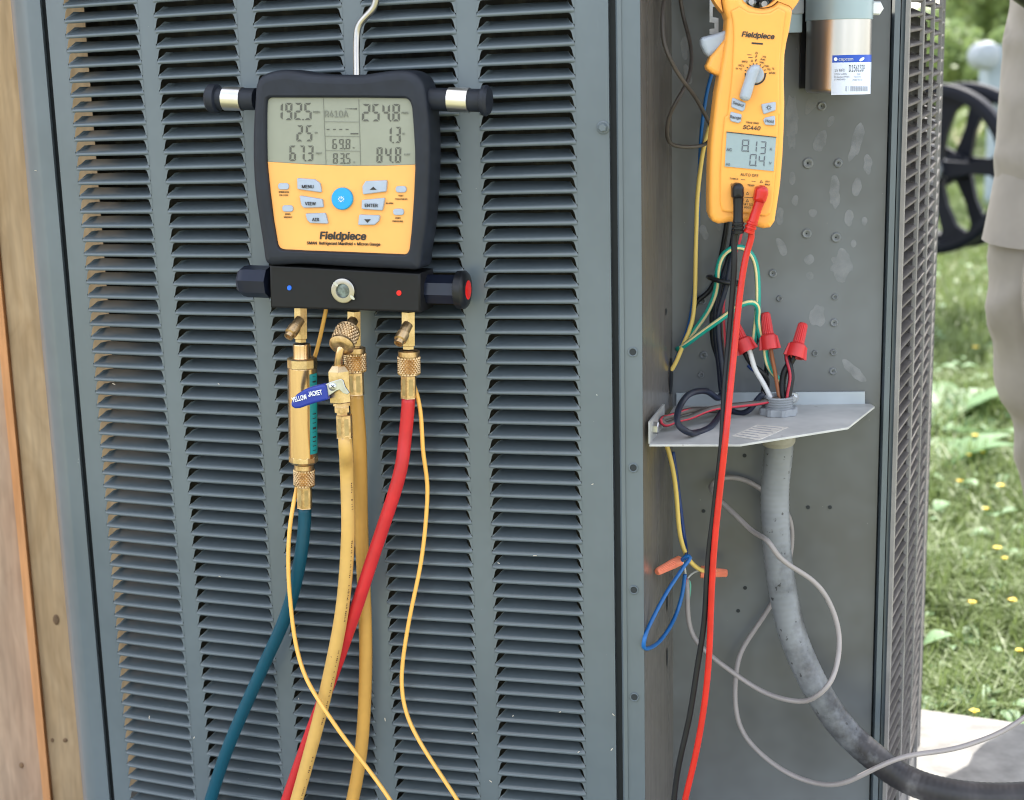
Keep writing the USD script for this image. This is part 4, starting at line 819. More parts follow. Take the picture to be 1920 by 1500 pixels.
# ------------------------------------------------------------------ clamp meter
Z6 = zm(6.0, 1200, 0); Z7 = zm(5.3583, 1280, 160); Z8 = zm(3.4087, 1200, 420); Z9 = zm(2.2058, 1180, 820); ZX = zm(4.6875, 1200, 0)
K = Frame(1405, 230, 1.405, math.radians(-3), rot=-0.105)
meter = thing('clamp_meter', 'yellow orange clamp meter with grey dial hanging in the open compartment', 'meter', K.to3((0, -0.11), -0.02)[0])
body_px = [Z6(*p) for p in [(932, -60), (935, 10), (952, 110), (984, 210), (975, 330), (962, 440), (935, 620), (905, 775), (888, 900), (858, 1060), (826, 1240)]] + [Z7(*p) for p in [(340, 90), (303, 400), (282, 600), (272, 860), (268, 1150), (272, 1300), (300, 1368), (360, 1394), (420, 1388), (470, 1376), (560, 1376), (700, 1396), (760, 1430), (815, 1442), (885, 1432), (928, 1372), (948, 1250), (985, 1000), (1010, 700), (1024, 400), (1030, 100)]] + [Z6(*p) for p in [(1634, 1250), (1626, 900), (1632, 620), (1655, 470), (1688, 330), (1718, 140), (1714, 95), (1690, 70), (1562, 18), (1545, 38), (1500, 70), (1440, 88), (1370, 95), (1290, 82), (1220, 50), (1170, 5), (1150, -60)]]
bq = densify(K.poly(body_px), .003)
mbody = part(meter, 'body', K.place(slab(bq, -0.040, 0.0, 0.0055, .0015, 5)), YELBODY, smooth=35)
face_px = [Z6(*p) for p in [(1015, 120), (1040, 250), (1050, 420), (1040, 640), (1030, 860), (1005, 1080), (980, 1300)]] + [Z7(*p) for p in [(420, 300), (392, 560), (372, 900), (372, 1180), (392, 1262), (440, 1275), (640, 1290), (830, 1318), (878, 1290), (902, 1180), (930, 900), (955, 600), (962, 300)]] + [Z6(*p) for p in [(1572, 1300), (1566, 900), (1575, 620), (1598, 430), (1622, 260), (1640, 130), (1560, 80), (1460, 140), (1350, 150), (1220, 130), (1120, 70)]]
part(meter, 'face', K.place(slab(densify(K.poly(face_px), .003), -0.002, 0.0022, 0.0022, .002, 4)), YELBODY, smooth=35)
part(meter, 'hand_guard', K.plate(densify([Z6(*p) for p in [(985, 400), (880, 530), (795, 630), (748, 735), (752, 775), (800, 815), (905, 866), (985, 850)]], 3), -0.030, -0.006, .004, .001), YELBODY, smooth=35)
part(meter, 'jaw_trigger', K.plate(densify([Z6(*p) for p in [(985, 330), (860, 375), (706, 415), (686, 440), (690, 500), (728, 590), (775, 645), (860, 600), (985, 500)]], 3), -0.030, -0.012, .004, .0015), GREYPL, smooth=35)
# clamp jaws: ring above the body, mostly out of frame
ring_o, ring_i = ell(1421, -62, 96, 112, 40), ell(1421, -60, 58, 74, 40)
rq = sg.Polygon(K.poly(ring_o)).difference(sg.Polygon(K.poly(ring_i)))
for nm, half in (('jaw', sg.box(-1, -1, K.px(1421, -60)[0] - .0006, 1)), ('jaw', sg.box(K.px(1421, -60)[0] + .0006, -1, 1, 1))):
    g = rq.intersection(half).difference(sg.Polygon(bq).buffer(.001)); g = g if g.geom_type == 'Polygon' else max(g.geoms, key=lambda z: z.area)
    m = trimesh.creation.extrude_polygon(g, .026, engine='earcut'); m.apply_translation([0, 0, -.036]); part(meter, nm, K.place(m), YELBODY)
kw = .0024
tx = [text(K, 'Fieldpiece', *Z6(1330, 397), 9.4, kw, True, .16, heavy=.03)]
for ch, x, y in [('O', 1311, 597), ('F', 1309, 638), ('F', 1306, 680)]: tx.append(text(K, ch, *Z6(x, y), 4.3, kw, True))
for s, x, y in [('MFD', 1178, 692), ('NCV', 1142, 736), ('°F °C', 1112, 775), ('Ω', 1258, 684), ('Hz', 1400, 638), ('Aac', 1382, 667), ('Vac', 1371, 700), ('Vdc', 1426, 741), ('%', 1500, 771), ('Hz', 1452, 778), ('µAdc', 1490, 818)]: tx.append(text(K, s, *Z6(x, y), 3.8, kw))
for (x, y) in [(1232, 615), (1243, 645)]: tx.append(line(K, Z6(x - 24, y), Z6(x + 24, y + 3), 1.2, kw))
tx.append(K.plate([Z6(1255, 474), Z6(1385, 484), Z6(1383, 505), Z6(1254, 495)], kw - .0003, kw, 0, .0006))
dc = np.array(Z6(1298, 838))
for k in range(9):
    a = math.radians(-158 + k * 19.0); e = np.array([math.cos(a), math.sin(a)]); tx.append(line(K, dc + e * 18.3, dc + e * 21.5, 1.6, kw))
arc = [tuple(dc + 20.0 * np.array([math.cos(a), math.sin(a)])) for a in np.radians(np.linspace(-8, 188, 26))]; arc2 = [tuple(dc + 17.0 * np.array([math.cos(a), math.sin(a)])) for a in np.radians(np.linspace(188, -8, 26))]
tx.append(K.plate(arc + arc2, kw - .0003, kw))
tx += [text(K, 'TRUE RMS', *Z7(700, 377), 3.6, kw), text(K, 'SC440', *Z7(694, 425), 7.4, kw, True, .15), text(K, 'AUTO OFF', *Z7(672, 901), 5.0, kw), text(K, 'TYPE K', *Z7(515, 939), 3.4, kw), text(K, 'TEMP', *Z7(686, 1004), 3.6, kw), text(K, '30V', *Z7(852, 966), 3.2, kw), text(K, 'MAX', *Z7(852, 996), 3.2, kw), text(K, 'CAT III', *Z7(652, 1196), 3.8, kw), text(K, '600V', *Z7(652, 1226), 3.6, kw)]
for a, b in [((585, 946), (628, 950)), ((690, 962), (735, 966)), ((620, 1124), (705, 1128)), ((486, 990), (486, 1030)), ((486, 990), (512, 990))]: tx.append(line(K, Z7(*a), Z7(*b), .9, kw))
for (x, y) in [(790, 968), (652, 1085), (650, 1160)]: tx += [line(K, Z7(x - 14, y + 10), Z7(x, y - 14), .8, kw), line(K, Z7(x, y - 14), Z7(x + 14, y + 10), .8, kw), line(K, Z7(x - 14, y + 10), Z7(x + 14, y + 10), .8, kw)]
part(meter, 'lettering', cat_(tx), INK)
dial = part(meter, 'dial', cat_([K.plate(ell(*dc, 16.6, 16.6, 36), .001, .0060, .0012)]), GREYPL, smooth=35)
part(dial, 'dial_handle', K.plate(densify([Z6(*p) for p in [(1258, 735), (1300, 722), (1342, 728), (1358, 742), (1352, 790), (1318, 880), (1290, 960), (1272, 1030), (1246, 1110), (1222, 1134), (1180, 1134), (1142, 1112), (1128, 1085), (1150, 1000), (1185, 900), (1212, 800)]], 2), .004, .0125, .0042, .002), GREYPL, smooth=40)
for s, pts, c in [('Select', [(1037, 1094), (1192, 1160), (1177, 1235), (1152, 1256), (1028, 1205)], (1106, 1170)), ('Range', [(1020, 1254), (1147, 1287), (1136, 1370), (1108, 1386), (1024, 1364), (1011, 1330)], (1076, 1320)), ('sun', [(1364, 1172), (1530, 1143), (1526, 1240), (1390, 1287)], (1450, 1210)), ('Hold', [(1408, 1322), (1521, 1300), (1521, 1412), (1410, 1405), (1388, 1352)], (1458, 1362))]:
    b = part(meter, 'button', K.plate([Z6(*p) for p in pts], .001, .0044, .0009, .0012), BTN, smooth=35)
    if s == 'sun':
        o_, i_ = K.poly(ell(*Z6(*c), 3.4, 3.4, 18), .0047), K.poly(ell(*Z6(*c), 2.2, 2.2, 18), .0047)
        m = trimesh.creation.extrude_polygon(sg.Polygon(o_).difference(sg.Polygon(i_)), .0003, engine='earcut'); m = K.place(m, w=.0043)
        m = cat_([m] + [line(K, np.array(Z6(*c)) + 3.9 * np.array([math.cos(a), math.sin(a)]), np.array(Z6(*c)) + 5.2 * np.array([math.cos(a), math.sin(a)]), .9, .0047) for a in np.arange(8) * math.pi / 4])
    else: m = text(K, s, *Z6(*c), 5.4, .0047, False, rot=-.22 if s == 'Select' else -.05)
    part(b, 'lettering', m, INK)
part(meter, 'screen_frame', K.plate([Z7(*p) for p in [(434, 462), (947, 516), (921, 870), (415, 822)]], .0015, .0026, .0004, .001), YELBODY, smooth=35)
ms = part(meter, 'screen', K.plate([Z7(*p) for p in [(442, 470), (940, 523), (914, 862), (423, 814)]], .0018, .0031), LCD2)
part(meter, 'screen_shade', K.plate([Z7(*p) for p in [(440, 464), (944, 518), (942, 526), (440, 472)]], .0020, .0037), INK)
dg = []
mw = .0034
for ch, x0, y0, x1, y1 in [('8', 590, 545, 660, 665), ('1', 690, 555, 742, 672), ('3', 772, 563, 832, 690), ('0', 668, 690, 736, 808), ('4', 758, 702, 820, 818)]: dg.append(seg7(K, ch, *Z7(x0, y0), *Z7(x1, y1), w=mw, slant=.08, t=2.0))
for (x, y) in [(660, 664), (735, 808)]: dg.append(K.plate(ell(*Z7(x, y), 1.4, 1.4, 8), mw - .0003, mw))
dg += [text(K, 'AC', *Z7(467, 645), 5.2, mw, True), text(K, 'PO', *Z7(456, 795), 4.2, mw), text(K, 'A', *Z7(886, 640), 5, mw), text(K, 'V', *Z7(879, 780), 5, mw)]
part(ms, 'digit', cat_(dg), mat('segment_blue', (0.075, 0.085, 0.105), .3))
# test leads
def lead(name, mcap, mc, label, cap, boot, rings, path, r):
    t = thing(name, label, 'test lead', path[-1])
    w0 = .003
    part(t, 'plug', K.plate(densify([Z7(*p) for p in cap], 2), .002, .0165, .0050, .003), mcap, smooth=40)
    part(t, 'strain_relief', lathe(K.pt(*Z7(*boot[0]), .009), K.pt(*Z7(*boot[1]), .010), [(0, .0052), (.3, .0046), (.75, .0046), (1, .0049)], 20), mcap, smooth=40)
    a, b = K.pt(*Z7(*rings[0]), .010), K.pt(*Z7(*rings[1]), .010)
    part(t, 'ribbed_collar', lathe(a, b, [(0, .0046), (.05, .0056), (.2, .0056), (.25, .0048), (.35, .0048), (.4, .0056), (.55, .0056), (.6, .0048), (.68, .0048), (.72, .0054), (.95, .0052), (1, .004)], 20), mcap, smooth=30)
    part(t, 'cable', tube([a + (b - a) * .6] + path, r, 14), mc, smooth=True)
def mp(z, x, y, D): return P(*z(x, y), D)
lead('test_lead', BLACKPL, WBLK, 'black test lead plugged into the clamp meter, hanging to the bottom', [(497, 1145), (500, 1030), (525, 990), (562, 983), (600, 992), (622, 1030), (620, 1145)], [(557, 1130), (556, 1385)], [(556, 1372), (558, 1492)],
     [mp(Z8, 608, 70, 1.398), mp(Z8, 603, 200, 1.398), mp(Z8, 587, 500, 1.397), mp(Z8, 562, 800, 1.394), mp(Z8, 540, 1060, 1.386), mp(Z8, 522, 1400, 1.375), mp(Z9, 362, 200, 1.373), mp(Z9, 347, 330, 1.372), mp(Z9, 325, 520, 1.37), mp(Z9, 310, 760, 1.37), mp(Z9, 280, 960, 1.37), mp(Z9, 248, 1160, 1.37), mp(Z9, 206, 1350, 1.37), mp(Z9, 184, 1510, 1.37), mp(Z9, 170, 1800, 1.36)], .0029)
lead('test_lead', LEADRED, LEADRED, 'bright red test lead plugged into the clamp meter, hanging to the bottom', [(712, 1165), (724, 1120), (738, 1050), (742, 1018), (770, 1020), (800, 1010), (840, 1016), (868, 1050), (866, 1100), (842, 1178), (815, 1195)], [(778, 1150), (700, 1385)], [(702, 1370), (662, 1488)],
     [mp(Z8, 712, 80, 1.396), mp(Z8, 690, 160, 1.396), mp(Z8, 652, 350, 1.394), mp(Z8, 622, 600, 1.39), mp(Z8, 598, 850, 1.384), mp(Z8, 573, 1100, 1.375), mp(Z8, 548, 1360, 1.366), mp(Z9, 377, 200, 1.366), mp(Z9, 352, 450, 1.366), mp(Z9, 338, 700, 1.366), mp(Z9, 330, 900, 1.366), mp(Z9, 308, 1120, 1.366), mp(Z9, 268, 1340, 1.366), mp(Z9, 228, 1510, 1.366), mp(Z9, 190, 1800, 1.36)], .0031)

# ------------------------------------------------------------------ capacitor and contactor behind the meter
capD = 1.515; rc = 58.5 / F * capD
ct, cbm = P(1574 + 2, -90, capD), P(1571.5, 173, capD)
cbm = np.array([ct[0], ct[1], cbm[2]])
capt = thing('capacitor', 'silver run capacitor can with blue and white label in a grey strap', 'capacitor', cbm)
part(capt, 'can', lathe(cbm, ct, [(0, rc * .93), (.012, rc * .985), (.03, rc), (1, rc)], 56), CAN, smooth=40)
zc_ = P(1573, 36, capD - rc)[2]
part(capt, 'strap', lathe(np.array([ct[0], ct[1], zc_]), np.array([ct[0], ct[1], ct[2] - .002]), [(0, rc * .99), (.0, rc * 1.02), (.01, rc * 1.03), (1, rc * 1.03)], 56), CAPSTRAP, smooth=40)
part(capt, 'strap_ear', box([ct[0] - rc - .013, ct[1] + .02, zc_ + .06], [.022, .012, .14]), CAPSTRAP)
part(capt, 'dark_reflection_strip', vwall(P(1491, 750, 1.553)[:2], P(1512, 750, 1.553)[:2], P(1500, 166, 1.553)[2], ct[2], .006), BLACKPL)  # black strip standing in for a dark reflection beside the can
eb = P(1640, 16, 1.535); part(capt, 'strap_screw', lathe(eb, eb - [0, .01, 0], [(0, .0075), (.7, .0075), (1, .006)], 6), WHITE)
def oncyl(x, y, r=rc + .0002):
    d = ray(x, y); o = np.array([-ct[0], -ct[1]]); a = d[0] ** 2 + 1; b = o[0] * d[0] + o[1]; c = o.dot(o) - r * r; t = (-b - math.sqrt(max(b * b - a * c, 0))) / a
    q = d * t + [0, 0, H]; return math.atan2(q[0] - ct[0], -(q[1] - ct[1])), q[2]
def cyl_patch(x0, y0, x1, y1, r, amax=1.75):
    a0, z0 = oncyl((x0 + x0) / 2, y0); _, z1 = oncyl(x0, y1); a1 = oncyl(min(x1, 1630), y0)[0] if x1 < 1630 else amax
    aa = np.linspace(a0, a1, 22); f = lambda z: [(ct[0] + r * math.sin(a), ct[1] - r * math.cos(a), z) for a in aa]
    return quadstrip(f(z0), f(z1))
ZL = zm(12.5, 1540, 80)
part(capt, 'label', cyl_patch(*ZL(245, 470), 1640, ZL(0, 1228)[1], rc + .0003), CAPLABEL, smooth=True)
lb = part(capt, 'label_band', cyl_patch(*ZL(258, 298), 1640, ZL(0, 472)[1], rc + .0003), CAPBLUE, smooth=True)
def cyltext(s, x, y, h, bold=False, r=rc + .0005, sq=1.0, anchor='l'):
    a0, z0 = oncyl(*ZL(x, y)); m = meshkit.text_mesh(s, 1, .3, bold).subdivide(); v = np.array(m.vertices); k = h / 12.5 / F * (capD - rc)
    xx = v[:, 0] * k * sq; ang = a0 + xx / r; return trimesh.Trimesh(np.c_[ct[0] + r * np.sin(ang), ct[1] - r * np.cos(ang), z0 + (v[:, 1] - .5) * k], m.faces, process=False)
def cylbar(x, y, w, h, r=rc + .0005): return cyl_patch(*ZL(x, y), ZL(x + w, 0)[0], ZL(0, y + h)[1], r)
def cylell(x, y, rx, ry, ro=0):
    pts = [oncyl(*ZL(*p)) for p in ell(x, y, rx, ry, 16, ro)]; c = oncyl(*ZL(x, y)); r = rc + .0005
    V = [(ct[0] + r * math.sin(a), ct[1] - r * math.cos(a), z) for a, z in [c] + pts]; return trimesh.Trimesh(V, [[0, 1 + k, 1 + (k + 1) % 16] for k in range(16)], process=False)
part(lb, 'lettering', cat_([cyltext('capcom', 402, 388, 66, True), cylell(336, 388, 42, 44), cylell(945, 390, 68, 32, -.6), cylbar(830, 458, 200, 10)]), WHITE)
part(capt, 'label_print', cat_([cyltext('D156132P', 640, 602, 150, False, sq=.42)]), INK)
part(capt, 'label_small_print', cat_([cyltext('15 MFD', 305, 650, 60, sq=.8), cyltext('370V 60Hz', 300, 740, 40), cyltext('Protected P000', 300, 806, 36, sq=.95), cyltext('STANDARD', 300, 866, 34), cyltext('70C', 830, 740, 38), cyltext('50/60 Hz', 770, 802, 30), cyltext('2020 01 16', 725, 872, 36)] + [cylbar(570 + k * 13.4, 1020, 4 + 5 * ((k * 7) % 3 == 0), 118) for k in range(39) if k not in (3, 4, 6, 7)]), INKGREY)
con = thing('contactor', 'grey metal contactor terminals behind the top of the clamp meter', 'contactor', bk(1400, 40, .03))
part(con, 'terminal_plate', cat_([fb.plate(densify([ZX(*p) for p in [(612, 0), (680, 0), (680, 60), (640, 60), (640, 150), (690, 160), (690, 300), (612, 300), (612, 255), (655, 250), (655, 200), (612, 195)]], 3), .030, .032)]), ZINC)
part(con, 'terminal_plate', fb.plate([(1462, -40), (1508, -40), (1508, 26), (1490, 27), (1462, 20)], .03, .034, .001, .002), FLANGE)
part(con, 'terminal_block', fb.plate([(1345, -60), (1500, -60), (1500, 8), (1345, 8)], .006, .030, .003), BLACKPL)
for (x, y) in [(1408, 4), (1432, 8), (1392, 2)]:
    c = fb.pt(x, y, .03); part(con, 'terminal_screw', lathe(c, c + fb.n * .006, [(0, .005), (.7, .005), (1, .003)], 14), ZINC, smooth=40)

# ------------------------------------------------------------------ wiring in the compartment
def wire(name, label, m, pts, r, group=None, stripe=None, **k):
    P3 = spline(pts, .004); msh = sweep(P3, r, 10)
    if stripe is None: return solo(name, msh, m, label, 'wire', group, smooth=True)
    t = thing(name, label, 'wire', P3[-1], group); part(t, 'insulation', msh, m, smooth=True)
    T, N, B = frames(P3); view = np.array([0, 0, H]) - P3; view /= np.linalg.norm(view, axis=1)[:, None]
    sd_ = np.cross(T, view); sd_ /= np.maximum(np.linalg.norm(sd_, axis=1), 1e-6)[:, None]
    part(t, 'stripe', sweep(P3 + view * r * .62 + sd_ * r * (.30 if k.get('side', 1) > 0 else -.30), r * .52, 8), stripe, smooth=True); return t
def W(z, pts, offs):                              # wire path: pixels in a zoomed crop + distance in front of the back wall
    offs = np.broadcast_to(offs, (len(pts),)) if np.ndim(offs) == 0 else np.interp(np.linspace(0, 1, len(pts)), np.linspace(0, 1, len(offs)), offs)
    return [bk(*z(x, y), o) for (x, y), o in zip(pts, offs)]
wire('control_wire', 'dusty grey black wire making a wide loop at the upper left of the compartment', WGREYBR, W(ZX, [(230, -60), (205, 60), (198, 200), (212, 370), (258, 500), (345, 660), (470, 830), (560, 985), (612, 1085), (628, 1150), (618, 1215), (575, 1265), (490, 1287), (385, 1290), (290, 1272), (245, 1225), (238, 1150), (255, 1040), (308, 915), (390, 770), (438, 640), (452, 480), (425, 310), (385, 160), (355, -10), (350, -100)], [.10, .12, .12, .09, .04, .03, .05, .08, .09, .06, .03, .03]), .0020)
wire('control_wire', 'bright blue wire hanging from under the clamp meter jaw trigger', WBLUE, W(ZX, [(660, 560), (632, 650), (600, 760), (565, 950), (545, 1100), (528, 1350), (515, 1700), (495, 2200), (470, 2600), (430, 2850), (395, 2960), (280, 3260)], [.03, .03, .02, .012, .010, .010, .012]), .0019)
wire('control_wire', 'pale yellow wire running down beside the clamp meter into the side wall grommet', WYEL, W(Z8, [(480, -760), (450, -640), (415, -520), (390, -380), (368, -180), (361, 0), (355, 250), (345, 540), (325, 650), (275, 775), (240, 860), (200, 935)], [.02, .018, .016, .016, .018, .022, .020]), .0023)
G_ = 'green wires with yellow stripe'
wire('ground_wire', 'green wire with yellow stripe arching over the black wires', WGREEN, W(Z8, [(262, 800), (300, 745), (375, 645), (450, 525), (488, 400), (498, 290), (530, 200), (590, 155), (650, 150), (705, 185), (742, 270), (753, 400), (752, 520), (740, 640), (728, 760)], [.012, .02, .03, .036, .036, .035, .03]), .0030, None, WCREAM)
wire('ground_wire', 'green wire rising diagonally behind the red lead to the middle red nut', WGREEN, W(Z8, [(240, 800), (285, 775), (400, 690), (520, 605), (620, 532), (690, 502), (735, 508), (755, 545), (752, 600), (765, 690), (790, 770)], [.012, .03, .045, .05, .045, .036, .034]), .0030, None, WCREAM, side=-1)
wire('ground_wire', 'short green wire with yellow stripe curling below the middle red nut', WGREEN, W(Z8, [(800, 790), (803, 840), (818, 900), (850, 955), (895, 1000)], [.034, .032, .02]), .0029, None, WCREAM)
bb_ = [(612, -40), (600, 60), (575, 190), (530, 330), (495, 470), (480, 620), (490, 780), (508, 930), (520, 1060), (555, 1160), (620, 1205), (690, 1195), (745, 1130), (790, 1085)]
wire('power_wire', 'blue black wire of the bundle, outermost to the left, ending at the conduit', WBLKB, W(Z8, bb_, [.02, .022, .024, .03, .04, .055, .06]), .0030)
wire('power_wire', 'black wire of the bundle beneath the meter, held by the cable tie', WBLK, W(Z8, [(640, -40), (620, 80), (590, 220), (555, 350), (515, 500), (470, 560), (462, 640), (470, 760), (500, 860), (528, 980), (535, 1120)], [.02, .022, .022, .024, .03]), .0030)
wire('power_wire', 'red wire running down in the black wire bundle', WRED, W(Z8, [(645, 40), (600, 200), (558, 330), (532, 450), (528, 620), (540, 780), (552, 900), (540, 1060)], [.02, .022, .025, .03]), .0027, None, WGREYBR)
wire('power_wire', 'blue black wire coiled in a ring on the grey shelf', WBLKB, W(Z8, [(522, 1085), (490, 1110), (440, 1075), (375, 1068), (305, 1095), (255, 1165), (238, 1230), (250, 1290), (295, 1325), (350, 1335), (420, 1315), (480, 1265), (520, 1200), (560, 1150)], [.045, .07, .10, .13, .16, .16, .13, .09, .05]), .0033)
wire('power_wire', 'grey brown wire with red stripe looping over the shelf to the conduit', WGREYBR, W(Z8, [(520, 1190), (400, 1188), (290, 1198), (190, 1230), (140, 1258), (150, 1275), (220, 1262), (320, 1235), (430, 1190), (560, 1165), (720, 1148), (880, 1118)], [.05, .10, .13, .13, .10, .07, .05]), .0031, None, WRED)
wire('power_wire', 'white wire rising from the conduit to the left red nut', WWHITE, W(Z8, [(690, 790), (712, 850), (735, 925), (778, 1000), (822, 1085), (848, 1150), (860, 1200)], [.038, .043, .05]), .0028)
wire('power_wire', 'black wire leaving the left red nut', WBLK, W(Z8, [(672, 820), (690, 860), (735, 915), (790, 960), (812, 1010), (800, 1070), (770, 1110), (755, 1130)], [.036, .034, .02]), .0031)
wire('power_wire', 'thin brown wire below the middle red nut', WBROWN, W(Z8, [(835, 790), (848, 870), (865, 960), (882, 1060), (897, 1150), (900, 1190)], [.036, .04, .05]), .0022)
wire('power_wire', 'thick black wire from the right red nut into the conduit', WBLK, W(Z8, [(985, 830), (965, 880), (930, 930), (912, 1000), (912, 1080), (928, 1150), (930, 1195)], [.036, .04, .05]), .0036)
wire('power_wire', 'dark wire with red stripe below the right red nut', WBLK, W(Z8, [(942, 830), (948, 880), (964, 940), (966, 1000), (955, 1060), (945, 1130), (940, 1190)], [.038, .046, .052]), .0034, None, WRED)
wire('power_wire', 'black wire curving behind the middle red nut', WBLK, W(Z8, [(700, 800), (735, 760), (770, 720), (800, 800), (812, 900), (800, 1000), (790, 1080), (800, 1160)], [.02, .015, .018, .03]), .0030)
wire('power_wire', 'dark blue wire low behind the white wire', WDBLUE, W(Z8, [(690, 900), (740, 940), (795, 985), (812, 1030), (800, 1075), (760, 1115), (740, 1125)], [.02, .024, .014]), .0024)
wire('power_wire', 'black wire hugging the back wall left of the bundle', WBLK, W(Z8, [(560, -60), (545, 60), (520, 200), (470, 380), (420, 450), (370, 490), (330, 600), (300, 760)], [.008, .008, .007, .007]), .0028)
wire('power_wire', 'blue black wire straight down the middle of the bundle', WBLKB, W(Z8, [(625, -40), (598, 150), (570, 300), (545, 420), (505, 560), (500, 700), (515, 840), (530, 980), (545, 1100), (555, 1170)], [.03, .034, .036, .04, .05]), .0029)
tie = Frame(1360, 526, backD(1360, 526) - .040, 0)
cza = bk(*Z8(468, 352), .036); czb = bk(*Z8(625, 385), .034)
solo('cable_tie', tube([cza + [0, .02, 0], cza, (cza + czb) / 2 - [0, .008, 0], czb, czb + [0, .02, 0]], .0026, 8), BLACKPL, 'black cable tie strapped round the wire bundle', 'cable tie', smooth=True)
ng = 'red wire nuts on the conduit wires'
def nut(name, m, tip, base, r0, r1, label, wings=True, group=None):
    t = thing(name, label, 'wire nut', base); ax = base - tip; n = 16
    prof = [(0, r0 * .72), (.03, r0 * .92), (.06, r0)] + ([(.58, r0 * 1.18), (.62, r1 * .92), (.66, r1), (1, r1 * 1.08)] if wings else [(.72, r0 * 1.3), (.76, r1), (1, r1)]) + [(1, r1 * .8), (.9, r1 * .7)]
    b = lathe(tip, base, prof, 48); V = np.array(b.vertices)
    for i in range(2, 4 if wings else 3 + 1):
        for j in range(48):
            if j % 3 == 0:
                c = tip + ax * prof[i][0]; V[i * 48 + j] = c + (V[i * 48 + j] - c) * .88
    part(t, 'cap', trimesh.Trimesh(V, b.faces, process=False), m, smooth=25)
    if wings:
        u = ax / np.linalg.norm(ax); n_ = np.cross(u, [0, 1, 0]); n_ /= np.linalg.norm(n_); L = np.linalg.norm(ax)
        for s in (1, -1):
            q = np.array([(r1 * .7, L * .62), (r1 * 1.1, L * .66), (r1 * 1.35, L * 1.0), (r1 * .7, L * 1.0)]) * [s, 1]; w = slab(q, -.0022, .0022, .0008); v = np.array(w.vertices)
            part(t, 'wing', trimesh.Trimesh(tip + v[:, :1] * n_ + v[:, 1:2] * u + v[:, 2:] * np.cross(n_, u), w.faces, process=False), m, smooth=30)
nut('wire_nut', NUTRED, bk(*Z8(594, 612), .032), bk(*Z8(688, 815), .042), .0050, .0088, 'red wire nut partly hidden by the red lead, tilted left')
nut('wire_nut', NUTRED, bk(*Z8(800, 566), .034), bk(*Z8(831, 800), .044), .0051, .0084, 'upright red wire nut, middle of the three red ones')
nut('wire_nut', NUTRED, bk(*Z8(1044, 634), .034), bk(*Z8(988, 852), .046), .0052, .0092, 'red wire nut tilted right, on a black and a red striped wire')
# conduit and its fitting
cc = onz(*Z8(885, 1215), zs); cen = np.array([cc[0], cc[1]])
cfit = thing('conduit_connector', 'grey threaded conduit connector set through the shelf', 'connector', [*cen, zs - .05])
rb = 96 / 3.4087 / F * 1.5
thr = [(0, rb * .9)] + [(k / 12, rb * (1.0 if k % 2 else .93)) for k in range(1, 12)] + [(1, rb * .95), (1, rb * .8), (.4, rb * .78)]
part(cfit, 'threaded_neck', lathe(np.array([*cen, zs + .004]), np.array([*cen, zs + .0195]), thr, 40), FITGREY, smooth=25)
a = np.arange(32) * 2 * math.pi / 32; nutr = rb * np.where(np.arange(32) % 4 < 2, 1.30, 1.16)
part(cfit, 'lock_nut', slab(cen + nutr[:, None] * np.c_[np.cos(a), np.sin(a)], zs + .0004, zs + .008, .0015), FITGREY, smooth=25)
part(cfit, 'body', lathe(np.array([*cen, zs - .0024]), np.array([*cen, zs - .034]), [(0, rb * 1.1), (.45, rb * 1.12), (.5, rb * 1.18), (.85, rb * 1.18), (1, rb * 1.0)], 32), FITBEIGE, smooth=25)
D0 = cen[1]
cpts = [np.array([*cen, zs - .010]), np.array([cen[0], cen[1], zs - .05])]
cp = [(603, 200, D0), (604, 330, D0 - .002), (612, 470, D0 - .004), (632, 620, D0 - .008), (668, 790, D0 - .012), (725, 940, D0 - .018), (800, 1085, D0 - .026), (895, 1215, D0 - .034), (1010, 1320, D0 - .044), (1130, 1405, D0 - .054)]
cpts += [mp(Z9, x, y, D) for x, y, D in cp] + [P(1745, 1478, D0 - .07), P(1820, 1492, D0 - .08), P(1900, 1494, D0 - .085), P(2000, 1485, D0 - .09), P(2150, 1470, D0 - .09)]
cs3 = spline(cpts, .0016); rr_ = 28.0 / F * 1.49 * np.where(np.arange(len(cs3)) % 4 < 2, 1.0, .985)
cd = thing('conduit', 'grey flexible conduit curving from the shelf down to the right, dirty black towards its end', 'conduit', cs3[-1])
part(cd, 'tube', sweep(cs3, rr_, 28), CONDUIT, smooth=60)
# thermostat cable (one long grey cable)
def fo(pts): return [mp(Z9, x, y, D) for x, y, D in pts]
th_pts = fo([(237, 585, 1.535), (240, 640, 1.53), (242, 720, 1.525), (262, 815, 1.52), (322, 890, 1.51), (425, 970, 1.50), (540, 1045, 1.49), (640, 1083, 1.475), (715, 1092, 1.465), (775, 1070, 1.45), (826, 1020, 1.445), (860, 930, 1.455), (868, 830, 1.465), (845, 725, 1.47), (790, 625, 1.47), (715, 562, 1.462), (650, 520, 1.455), (605, 475, 1.452), (578, 435, 1.455), (545, 410, 1.468), (500, 380, 1.49), (440, 322, 1.51), (385, 270, 1.525), (345, 225, 1.535), (338, 200, 1.545), (360, 178, 1.552), (410, 166, 1.555), (470, 175, 1.556), (540, 212, 1.556), (610, 270, 1.556), (655, 320, 1.556), (672, 390, 1.556), (668, 470, 1.556), (645, 570, 1.556), (578, 705, 1.555), (505, 815, 1.55), (458, 900, 1.545), (440, 1000, 1.535), (440, 1110, 1.525), (468, 1215, 1.515), (555, 1318, 1.50), (680, 1400, 1.48), (800, 1435, 1.46), (890, 1428, 1.44), (980, 1388, 1.425)])
th_pts += [P(1660, 1432, 1.42), P(1700, 1418, 1.42), P(1752, 1410, 1.42), P(1800, 1401, 1.42), P(1840, 1388, 1.42), P(1880, 1371, 1.42), P(1925, 1342, 1.42), P(2050, 1270, 1.42)]
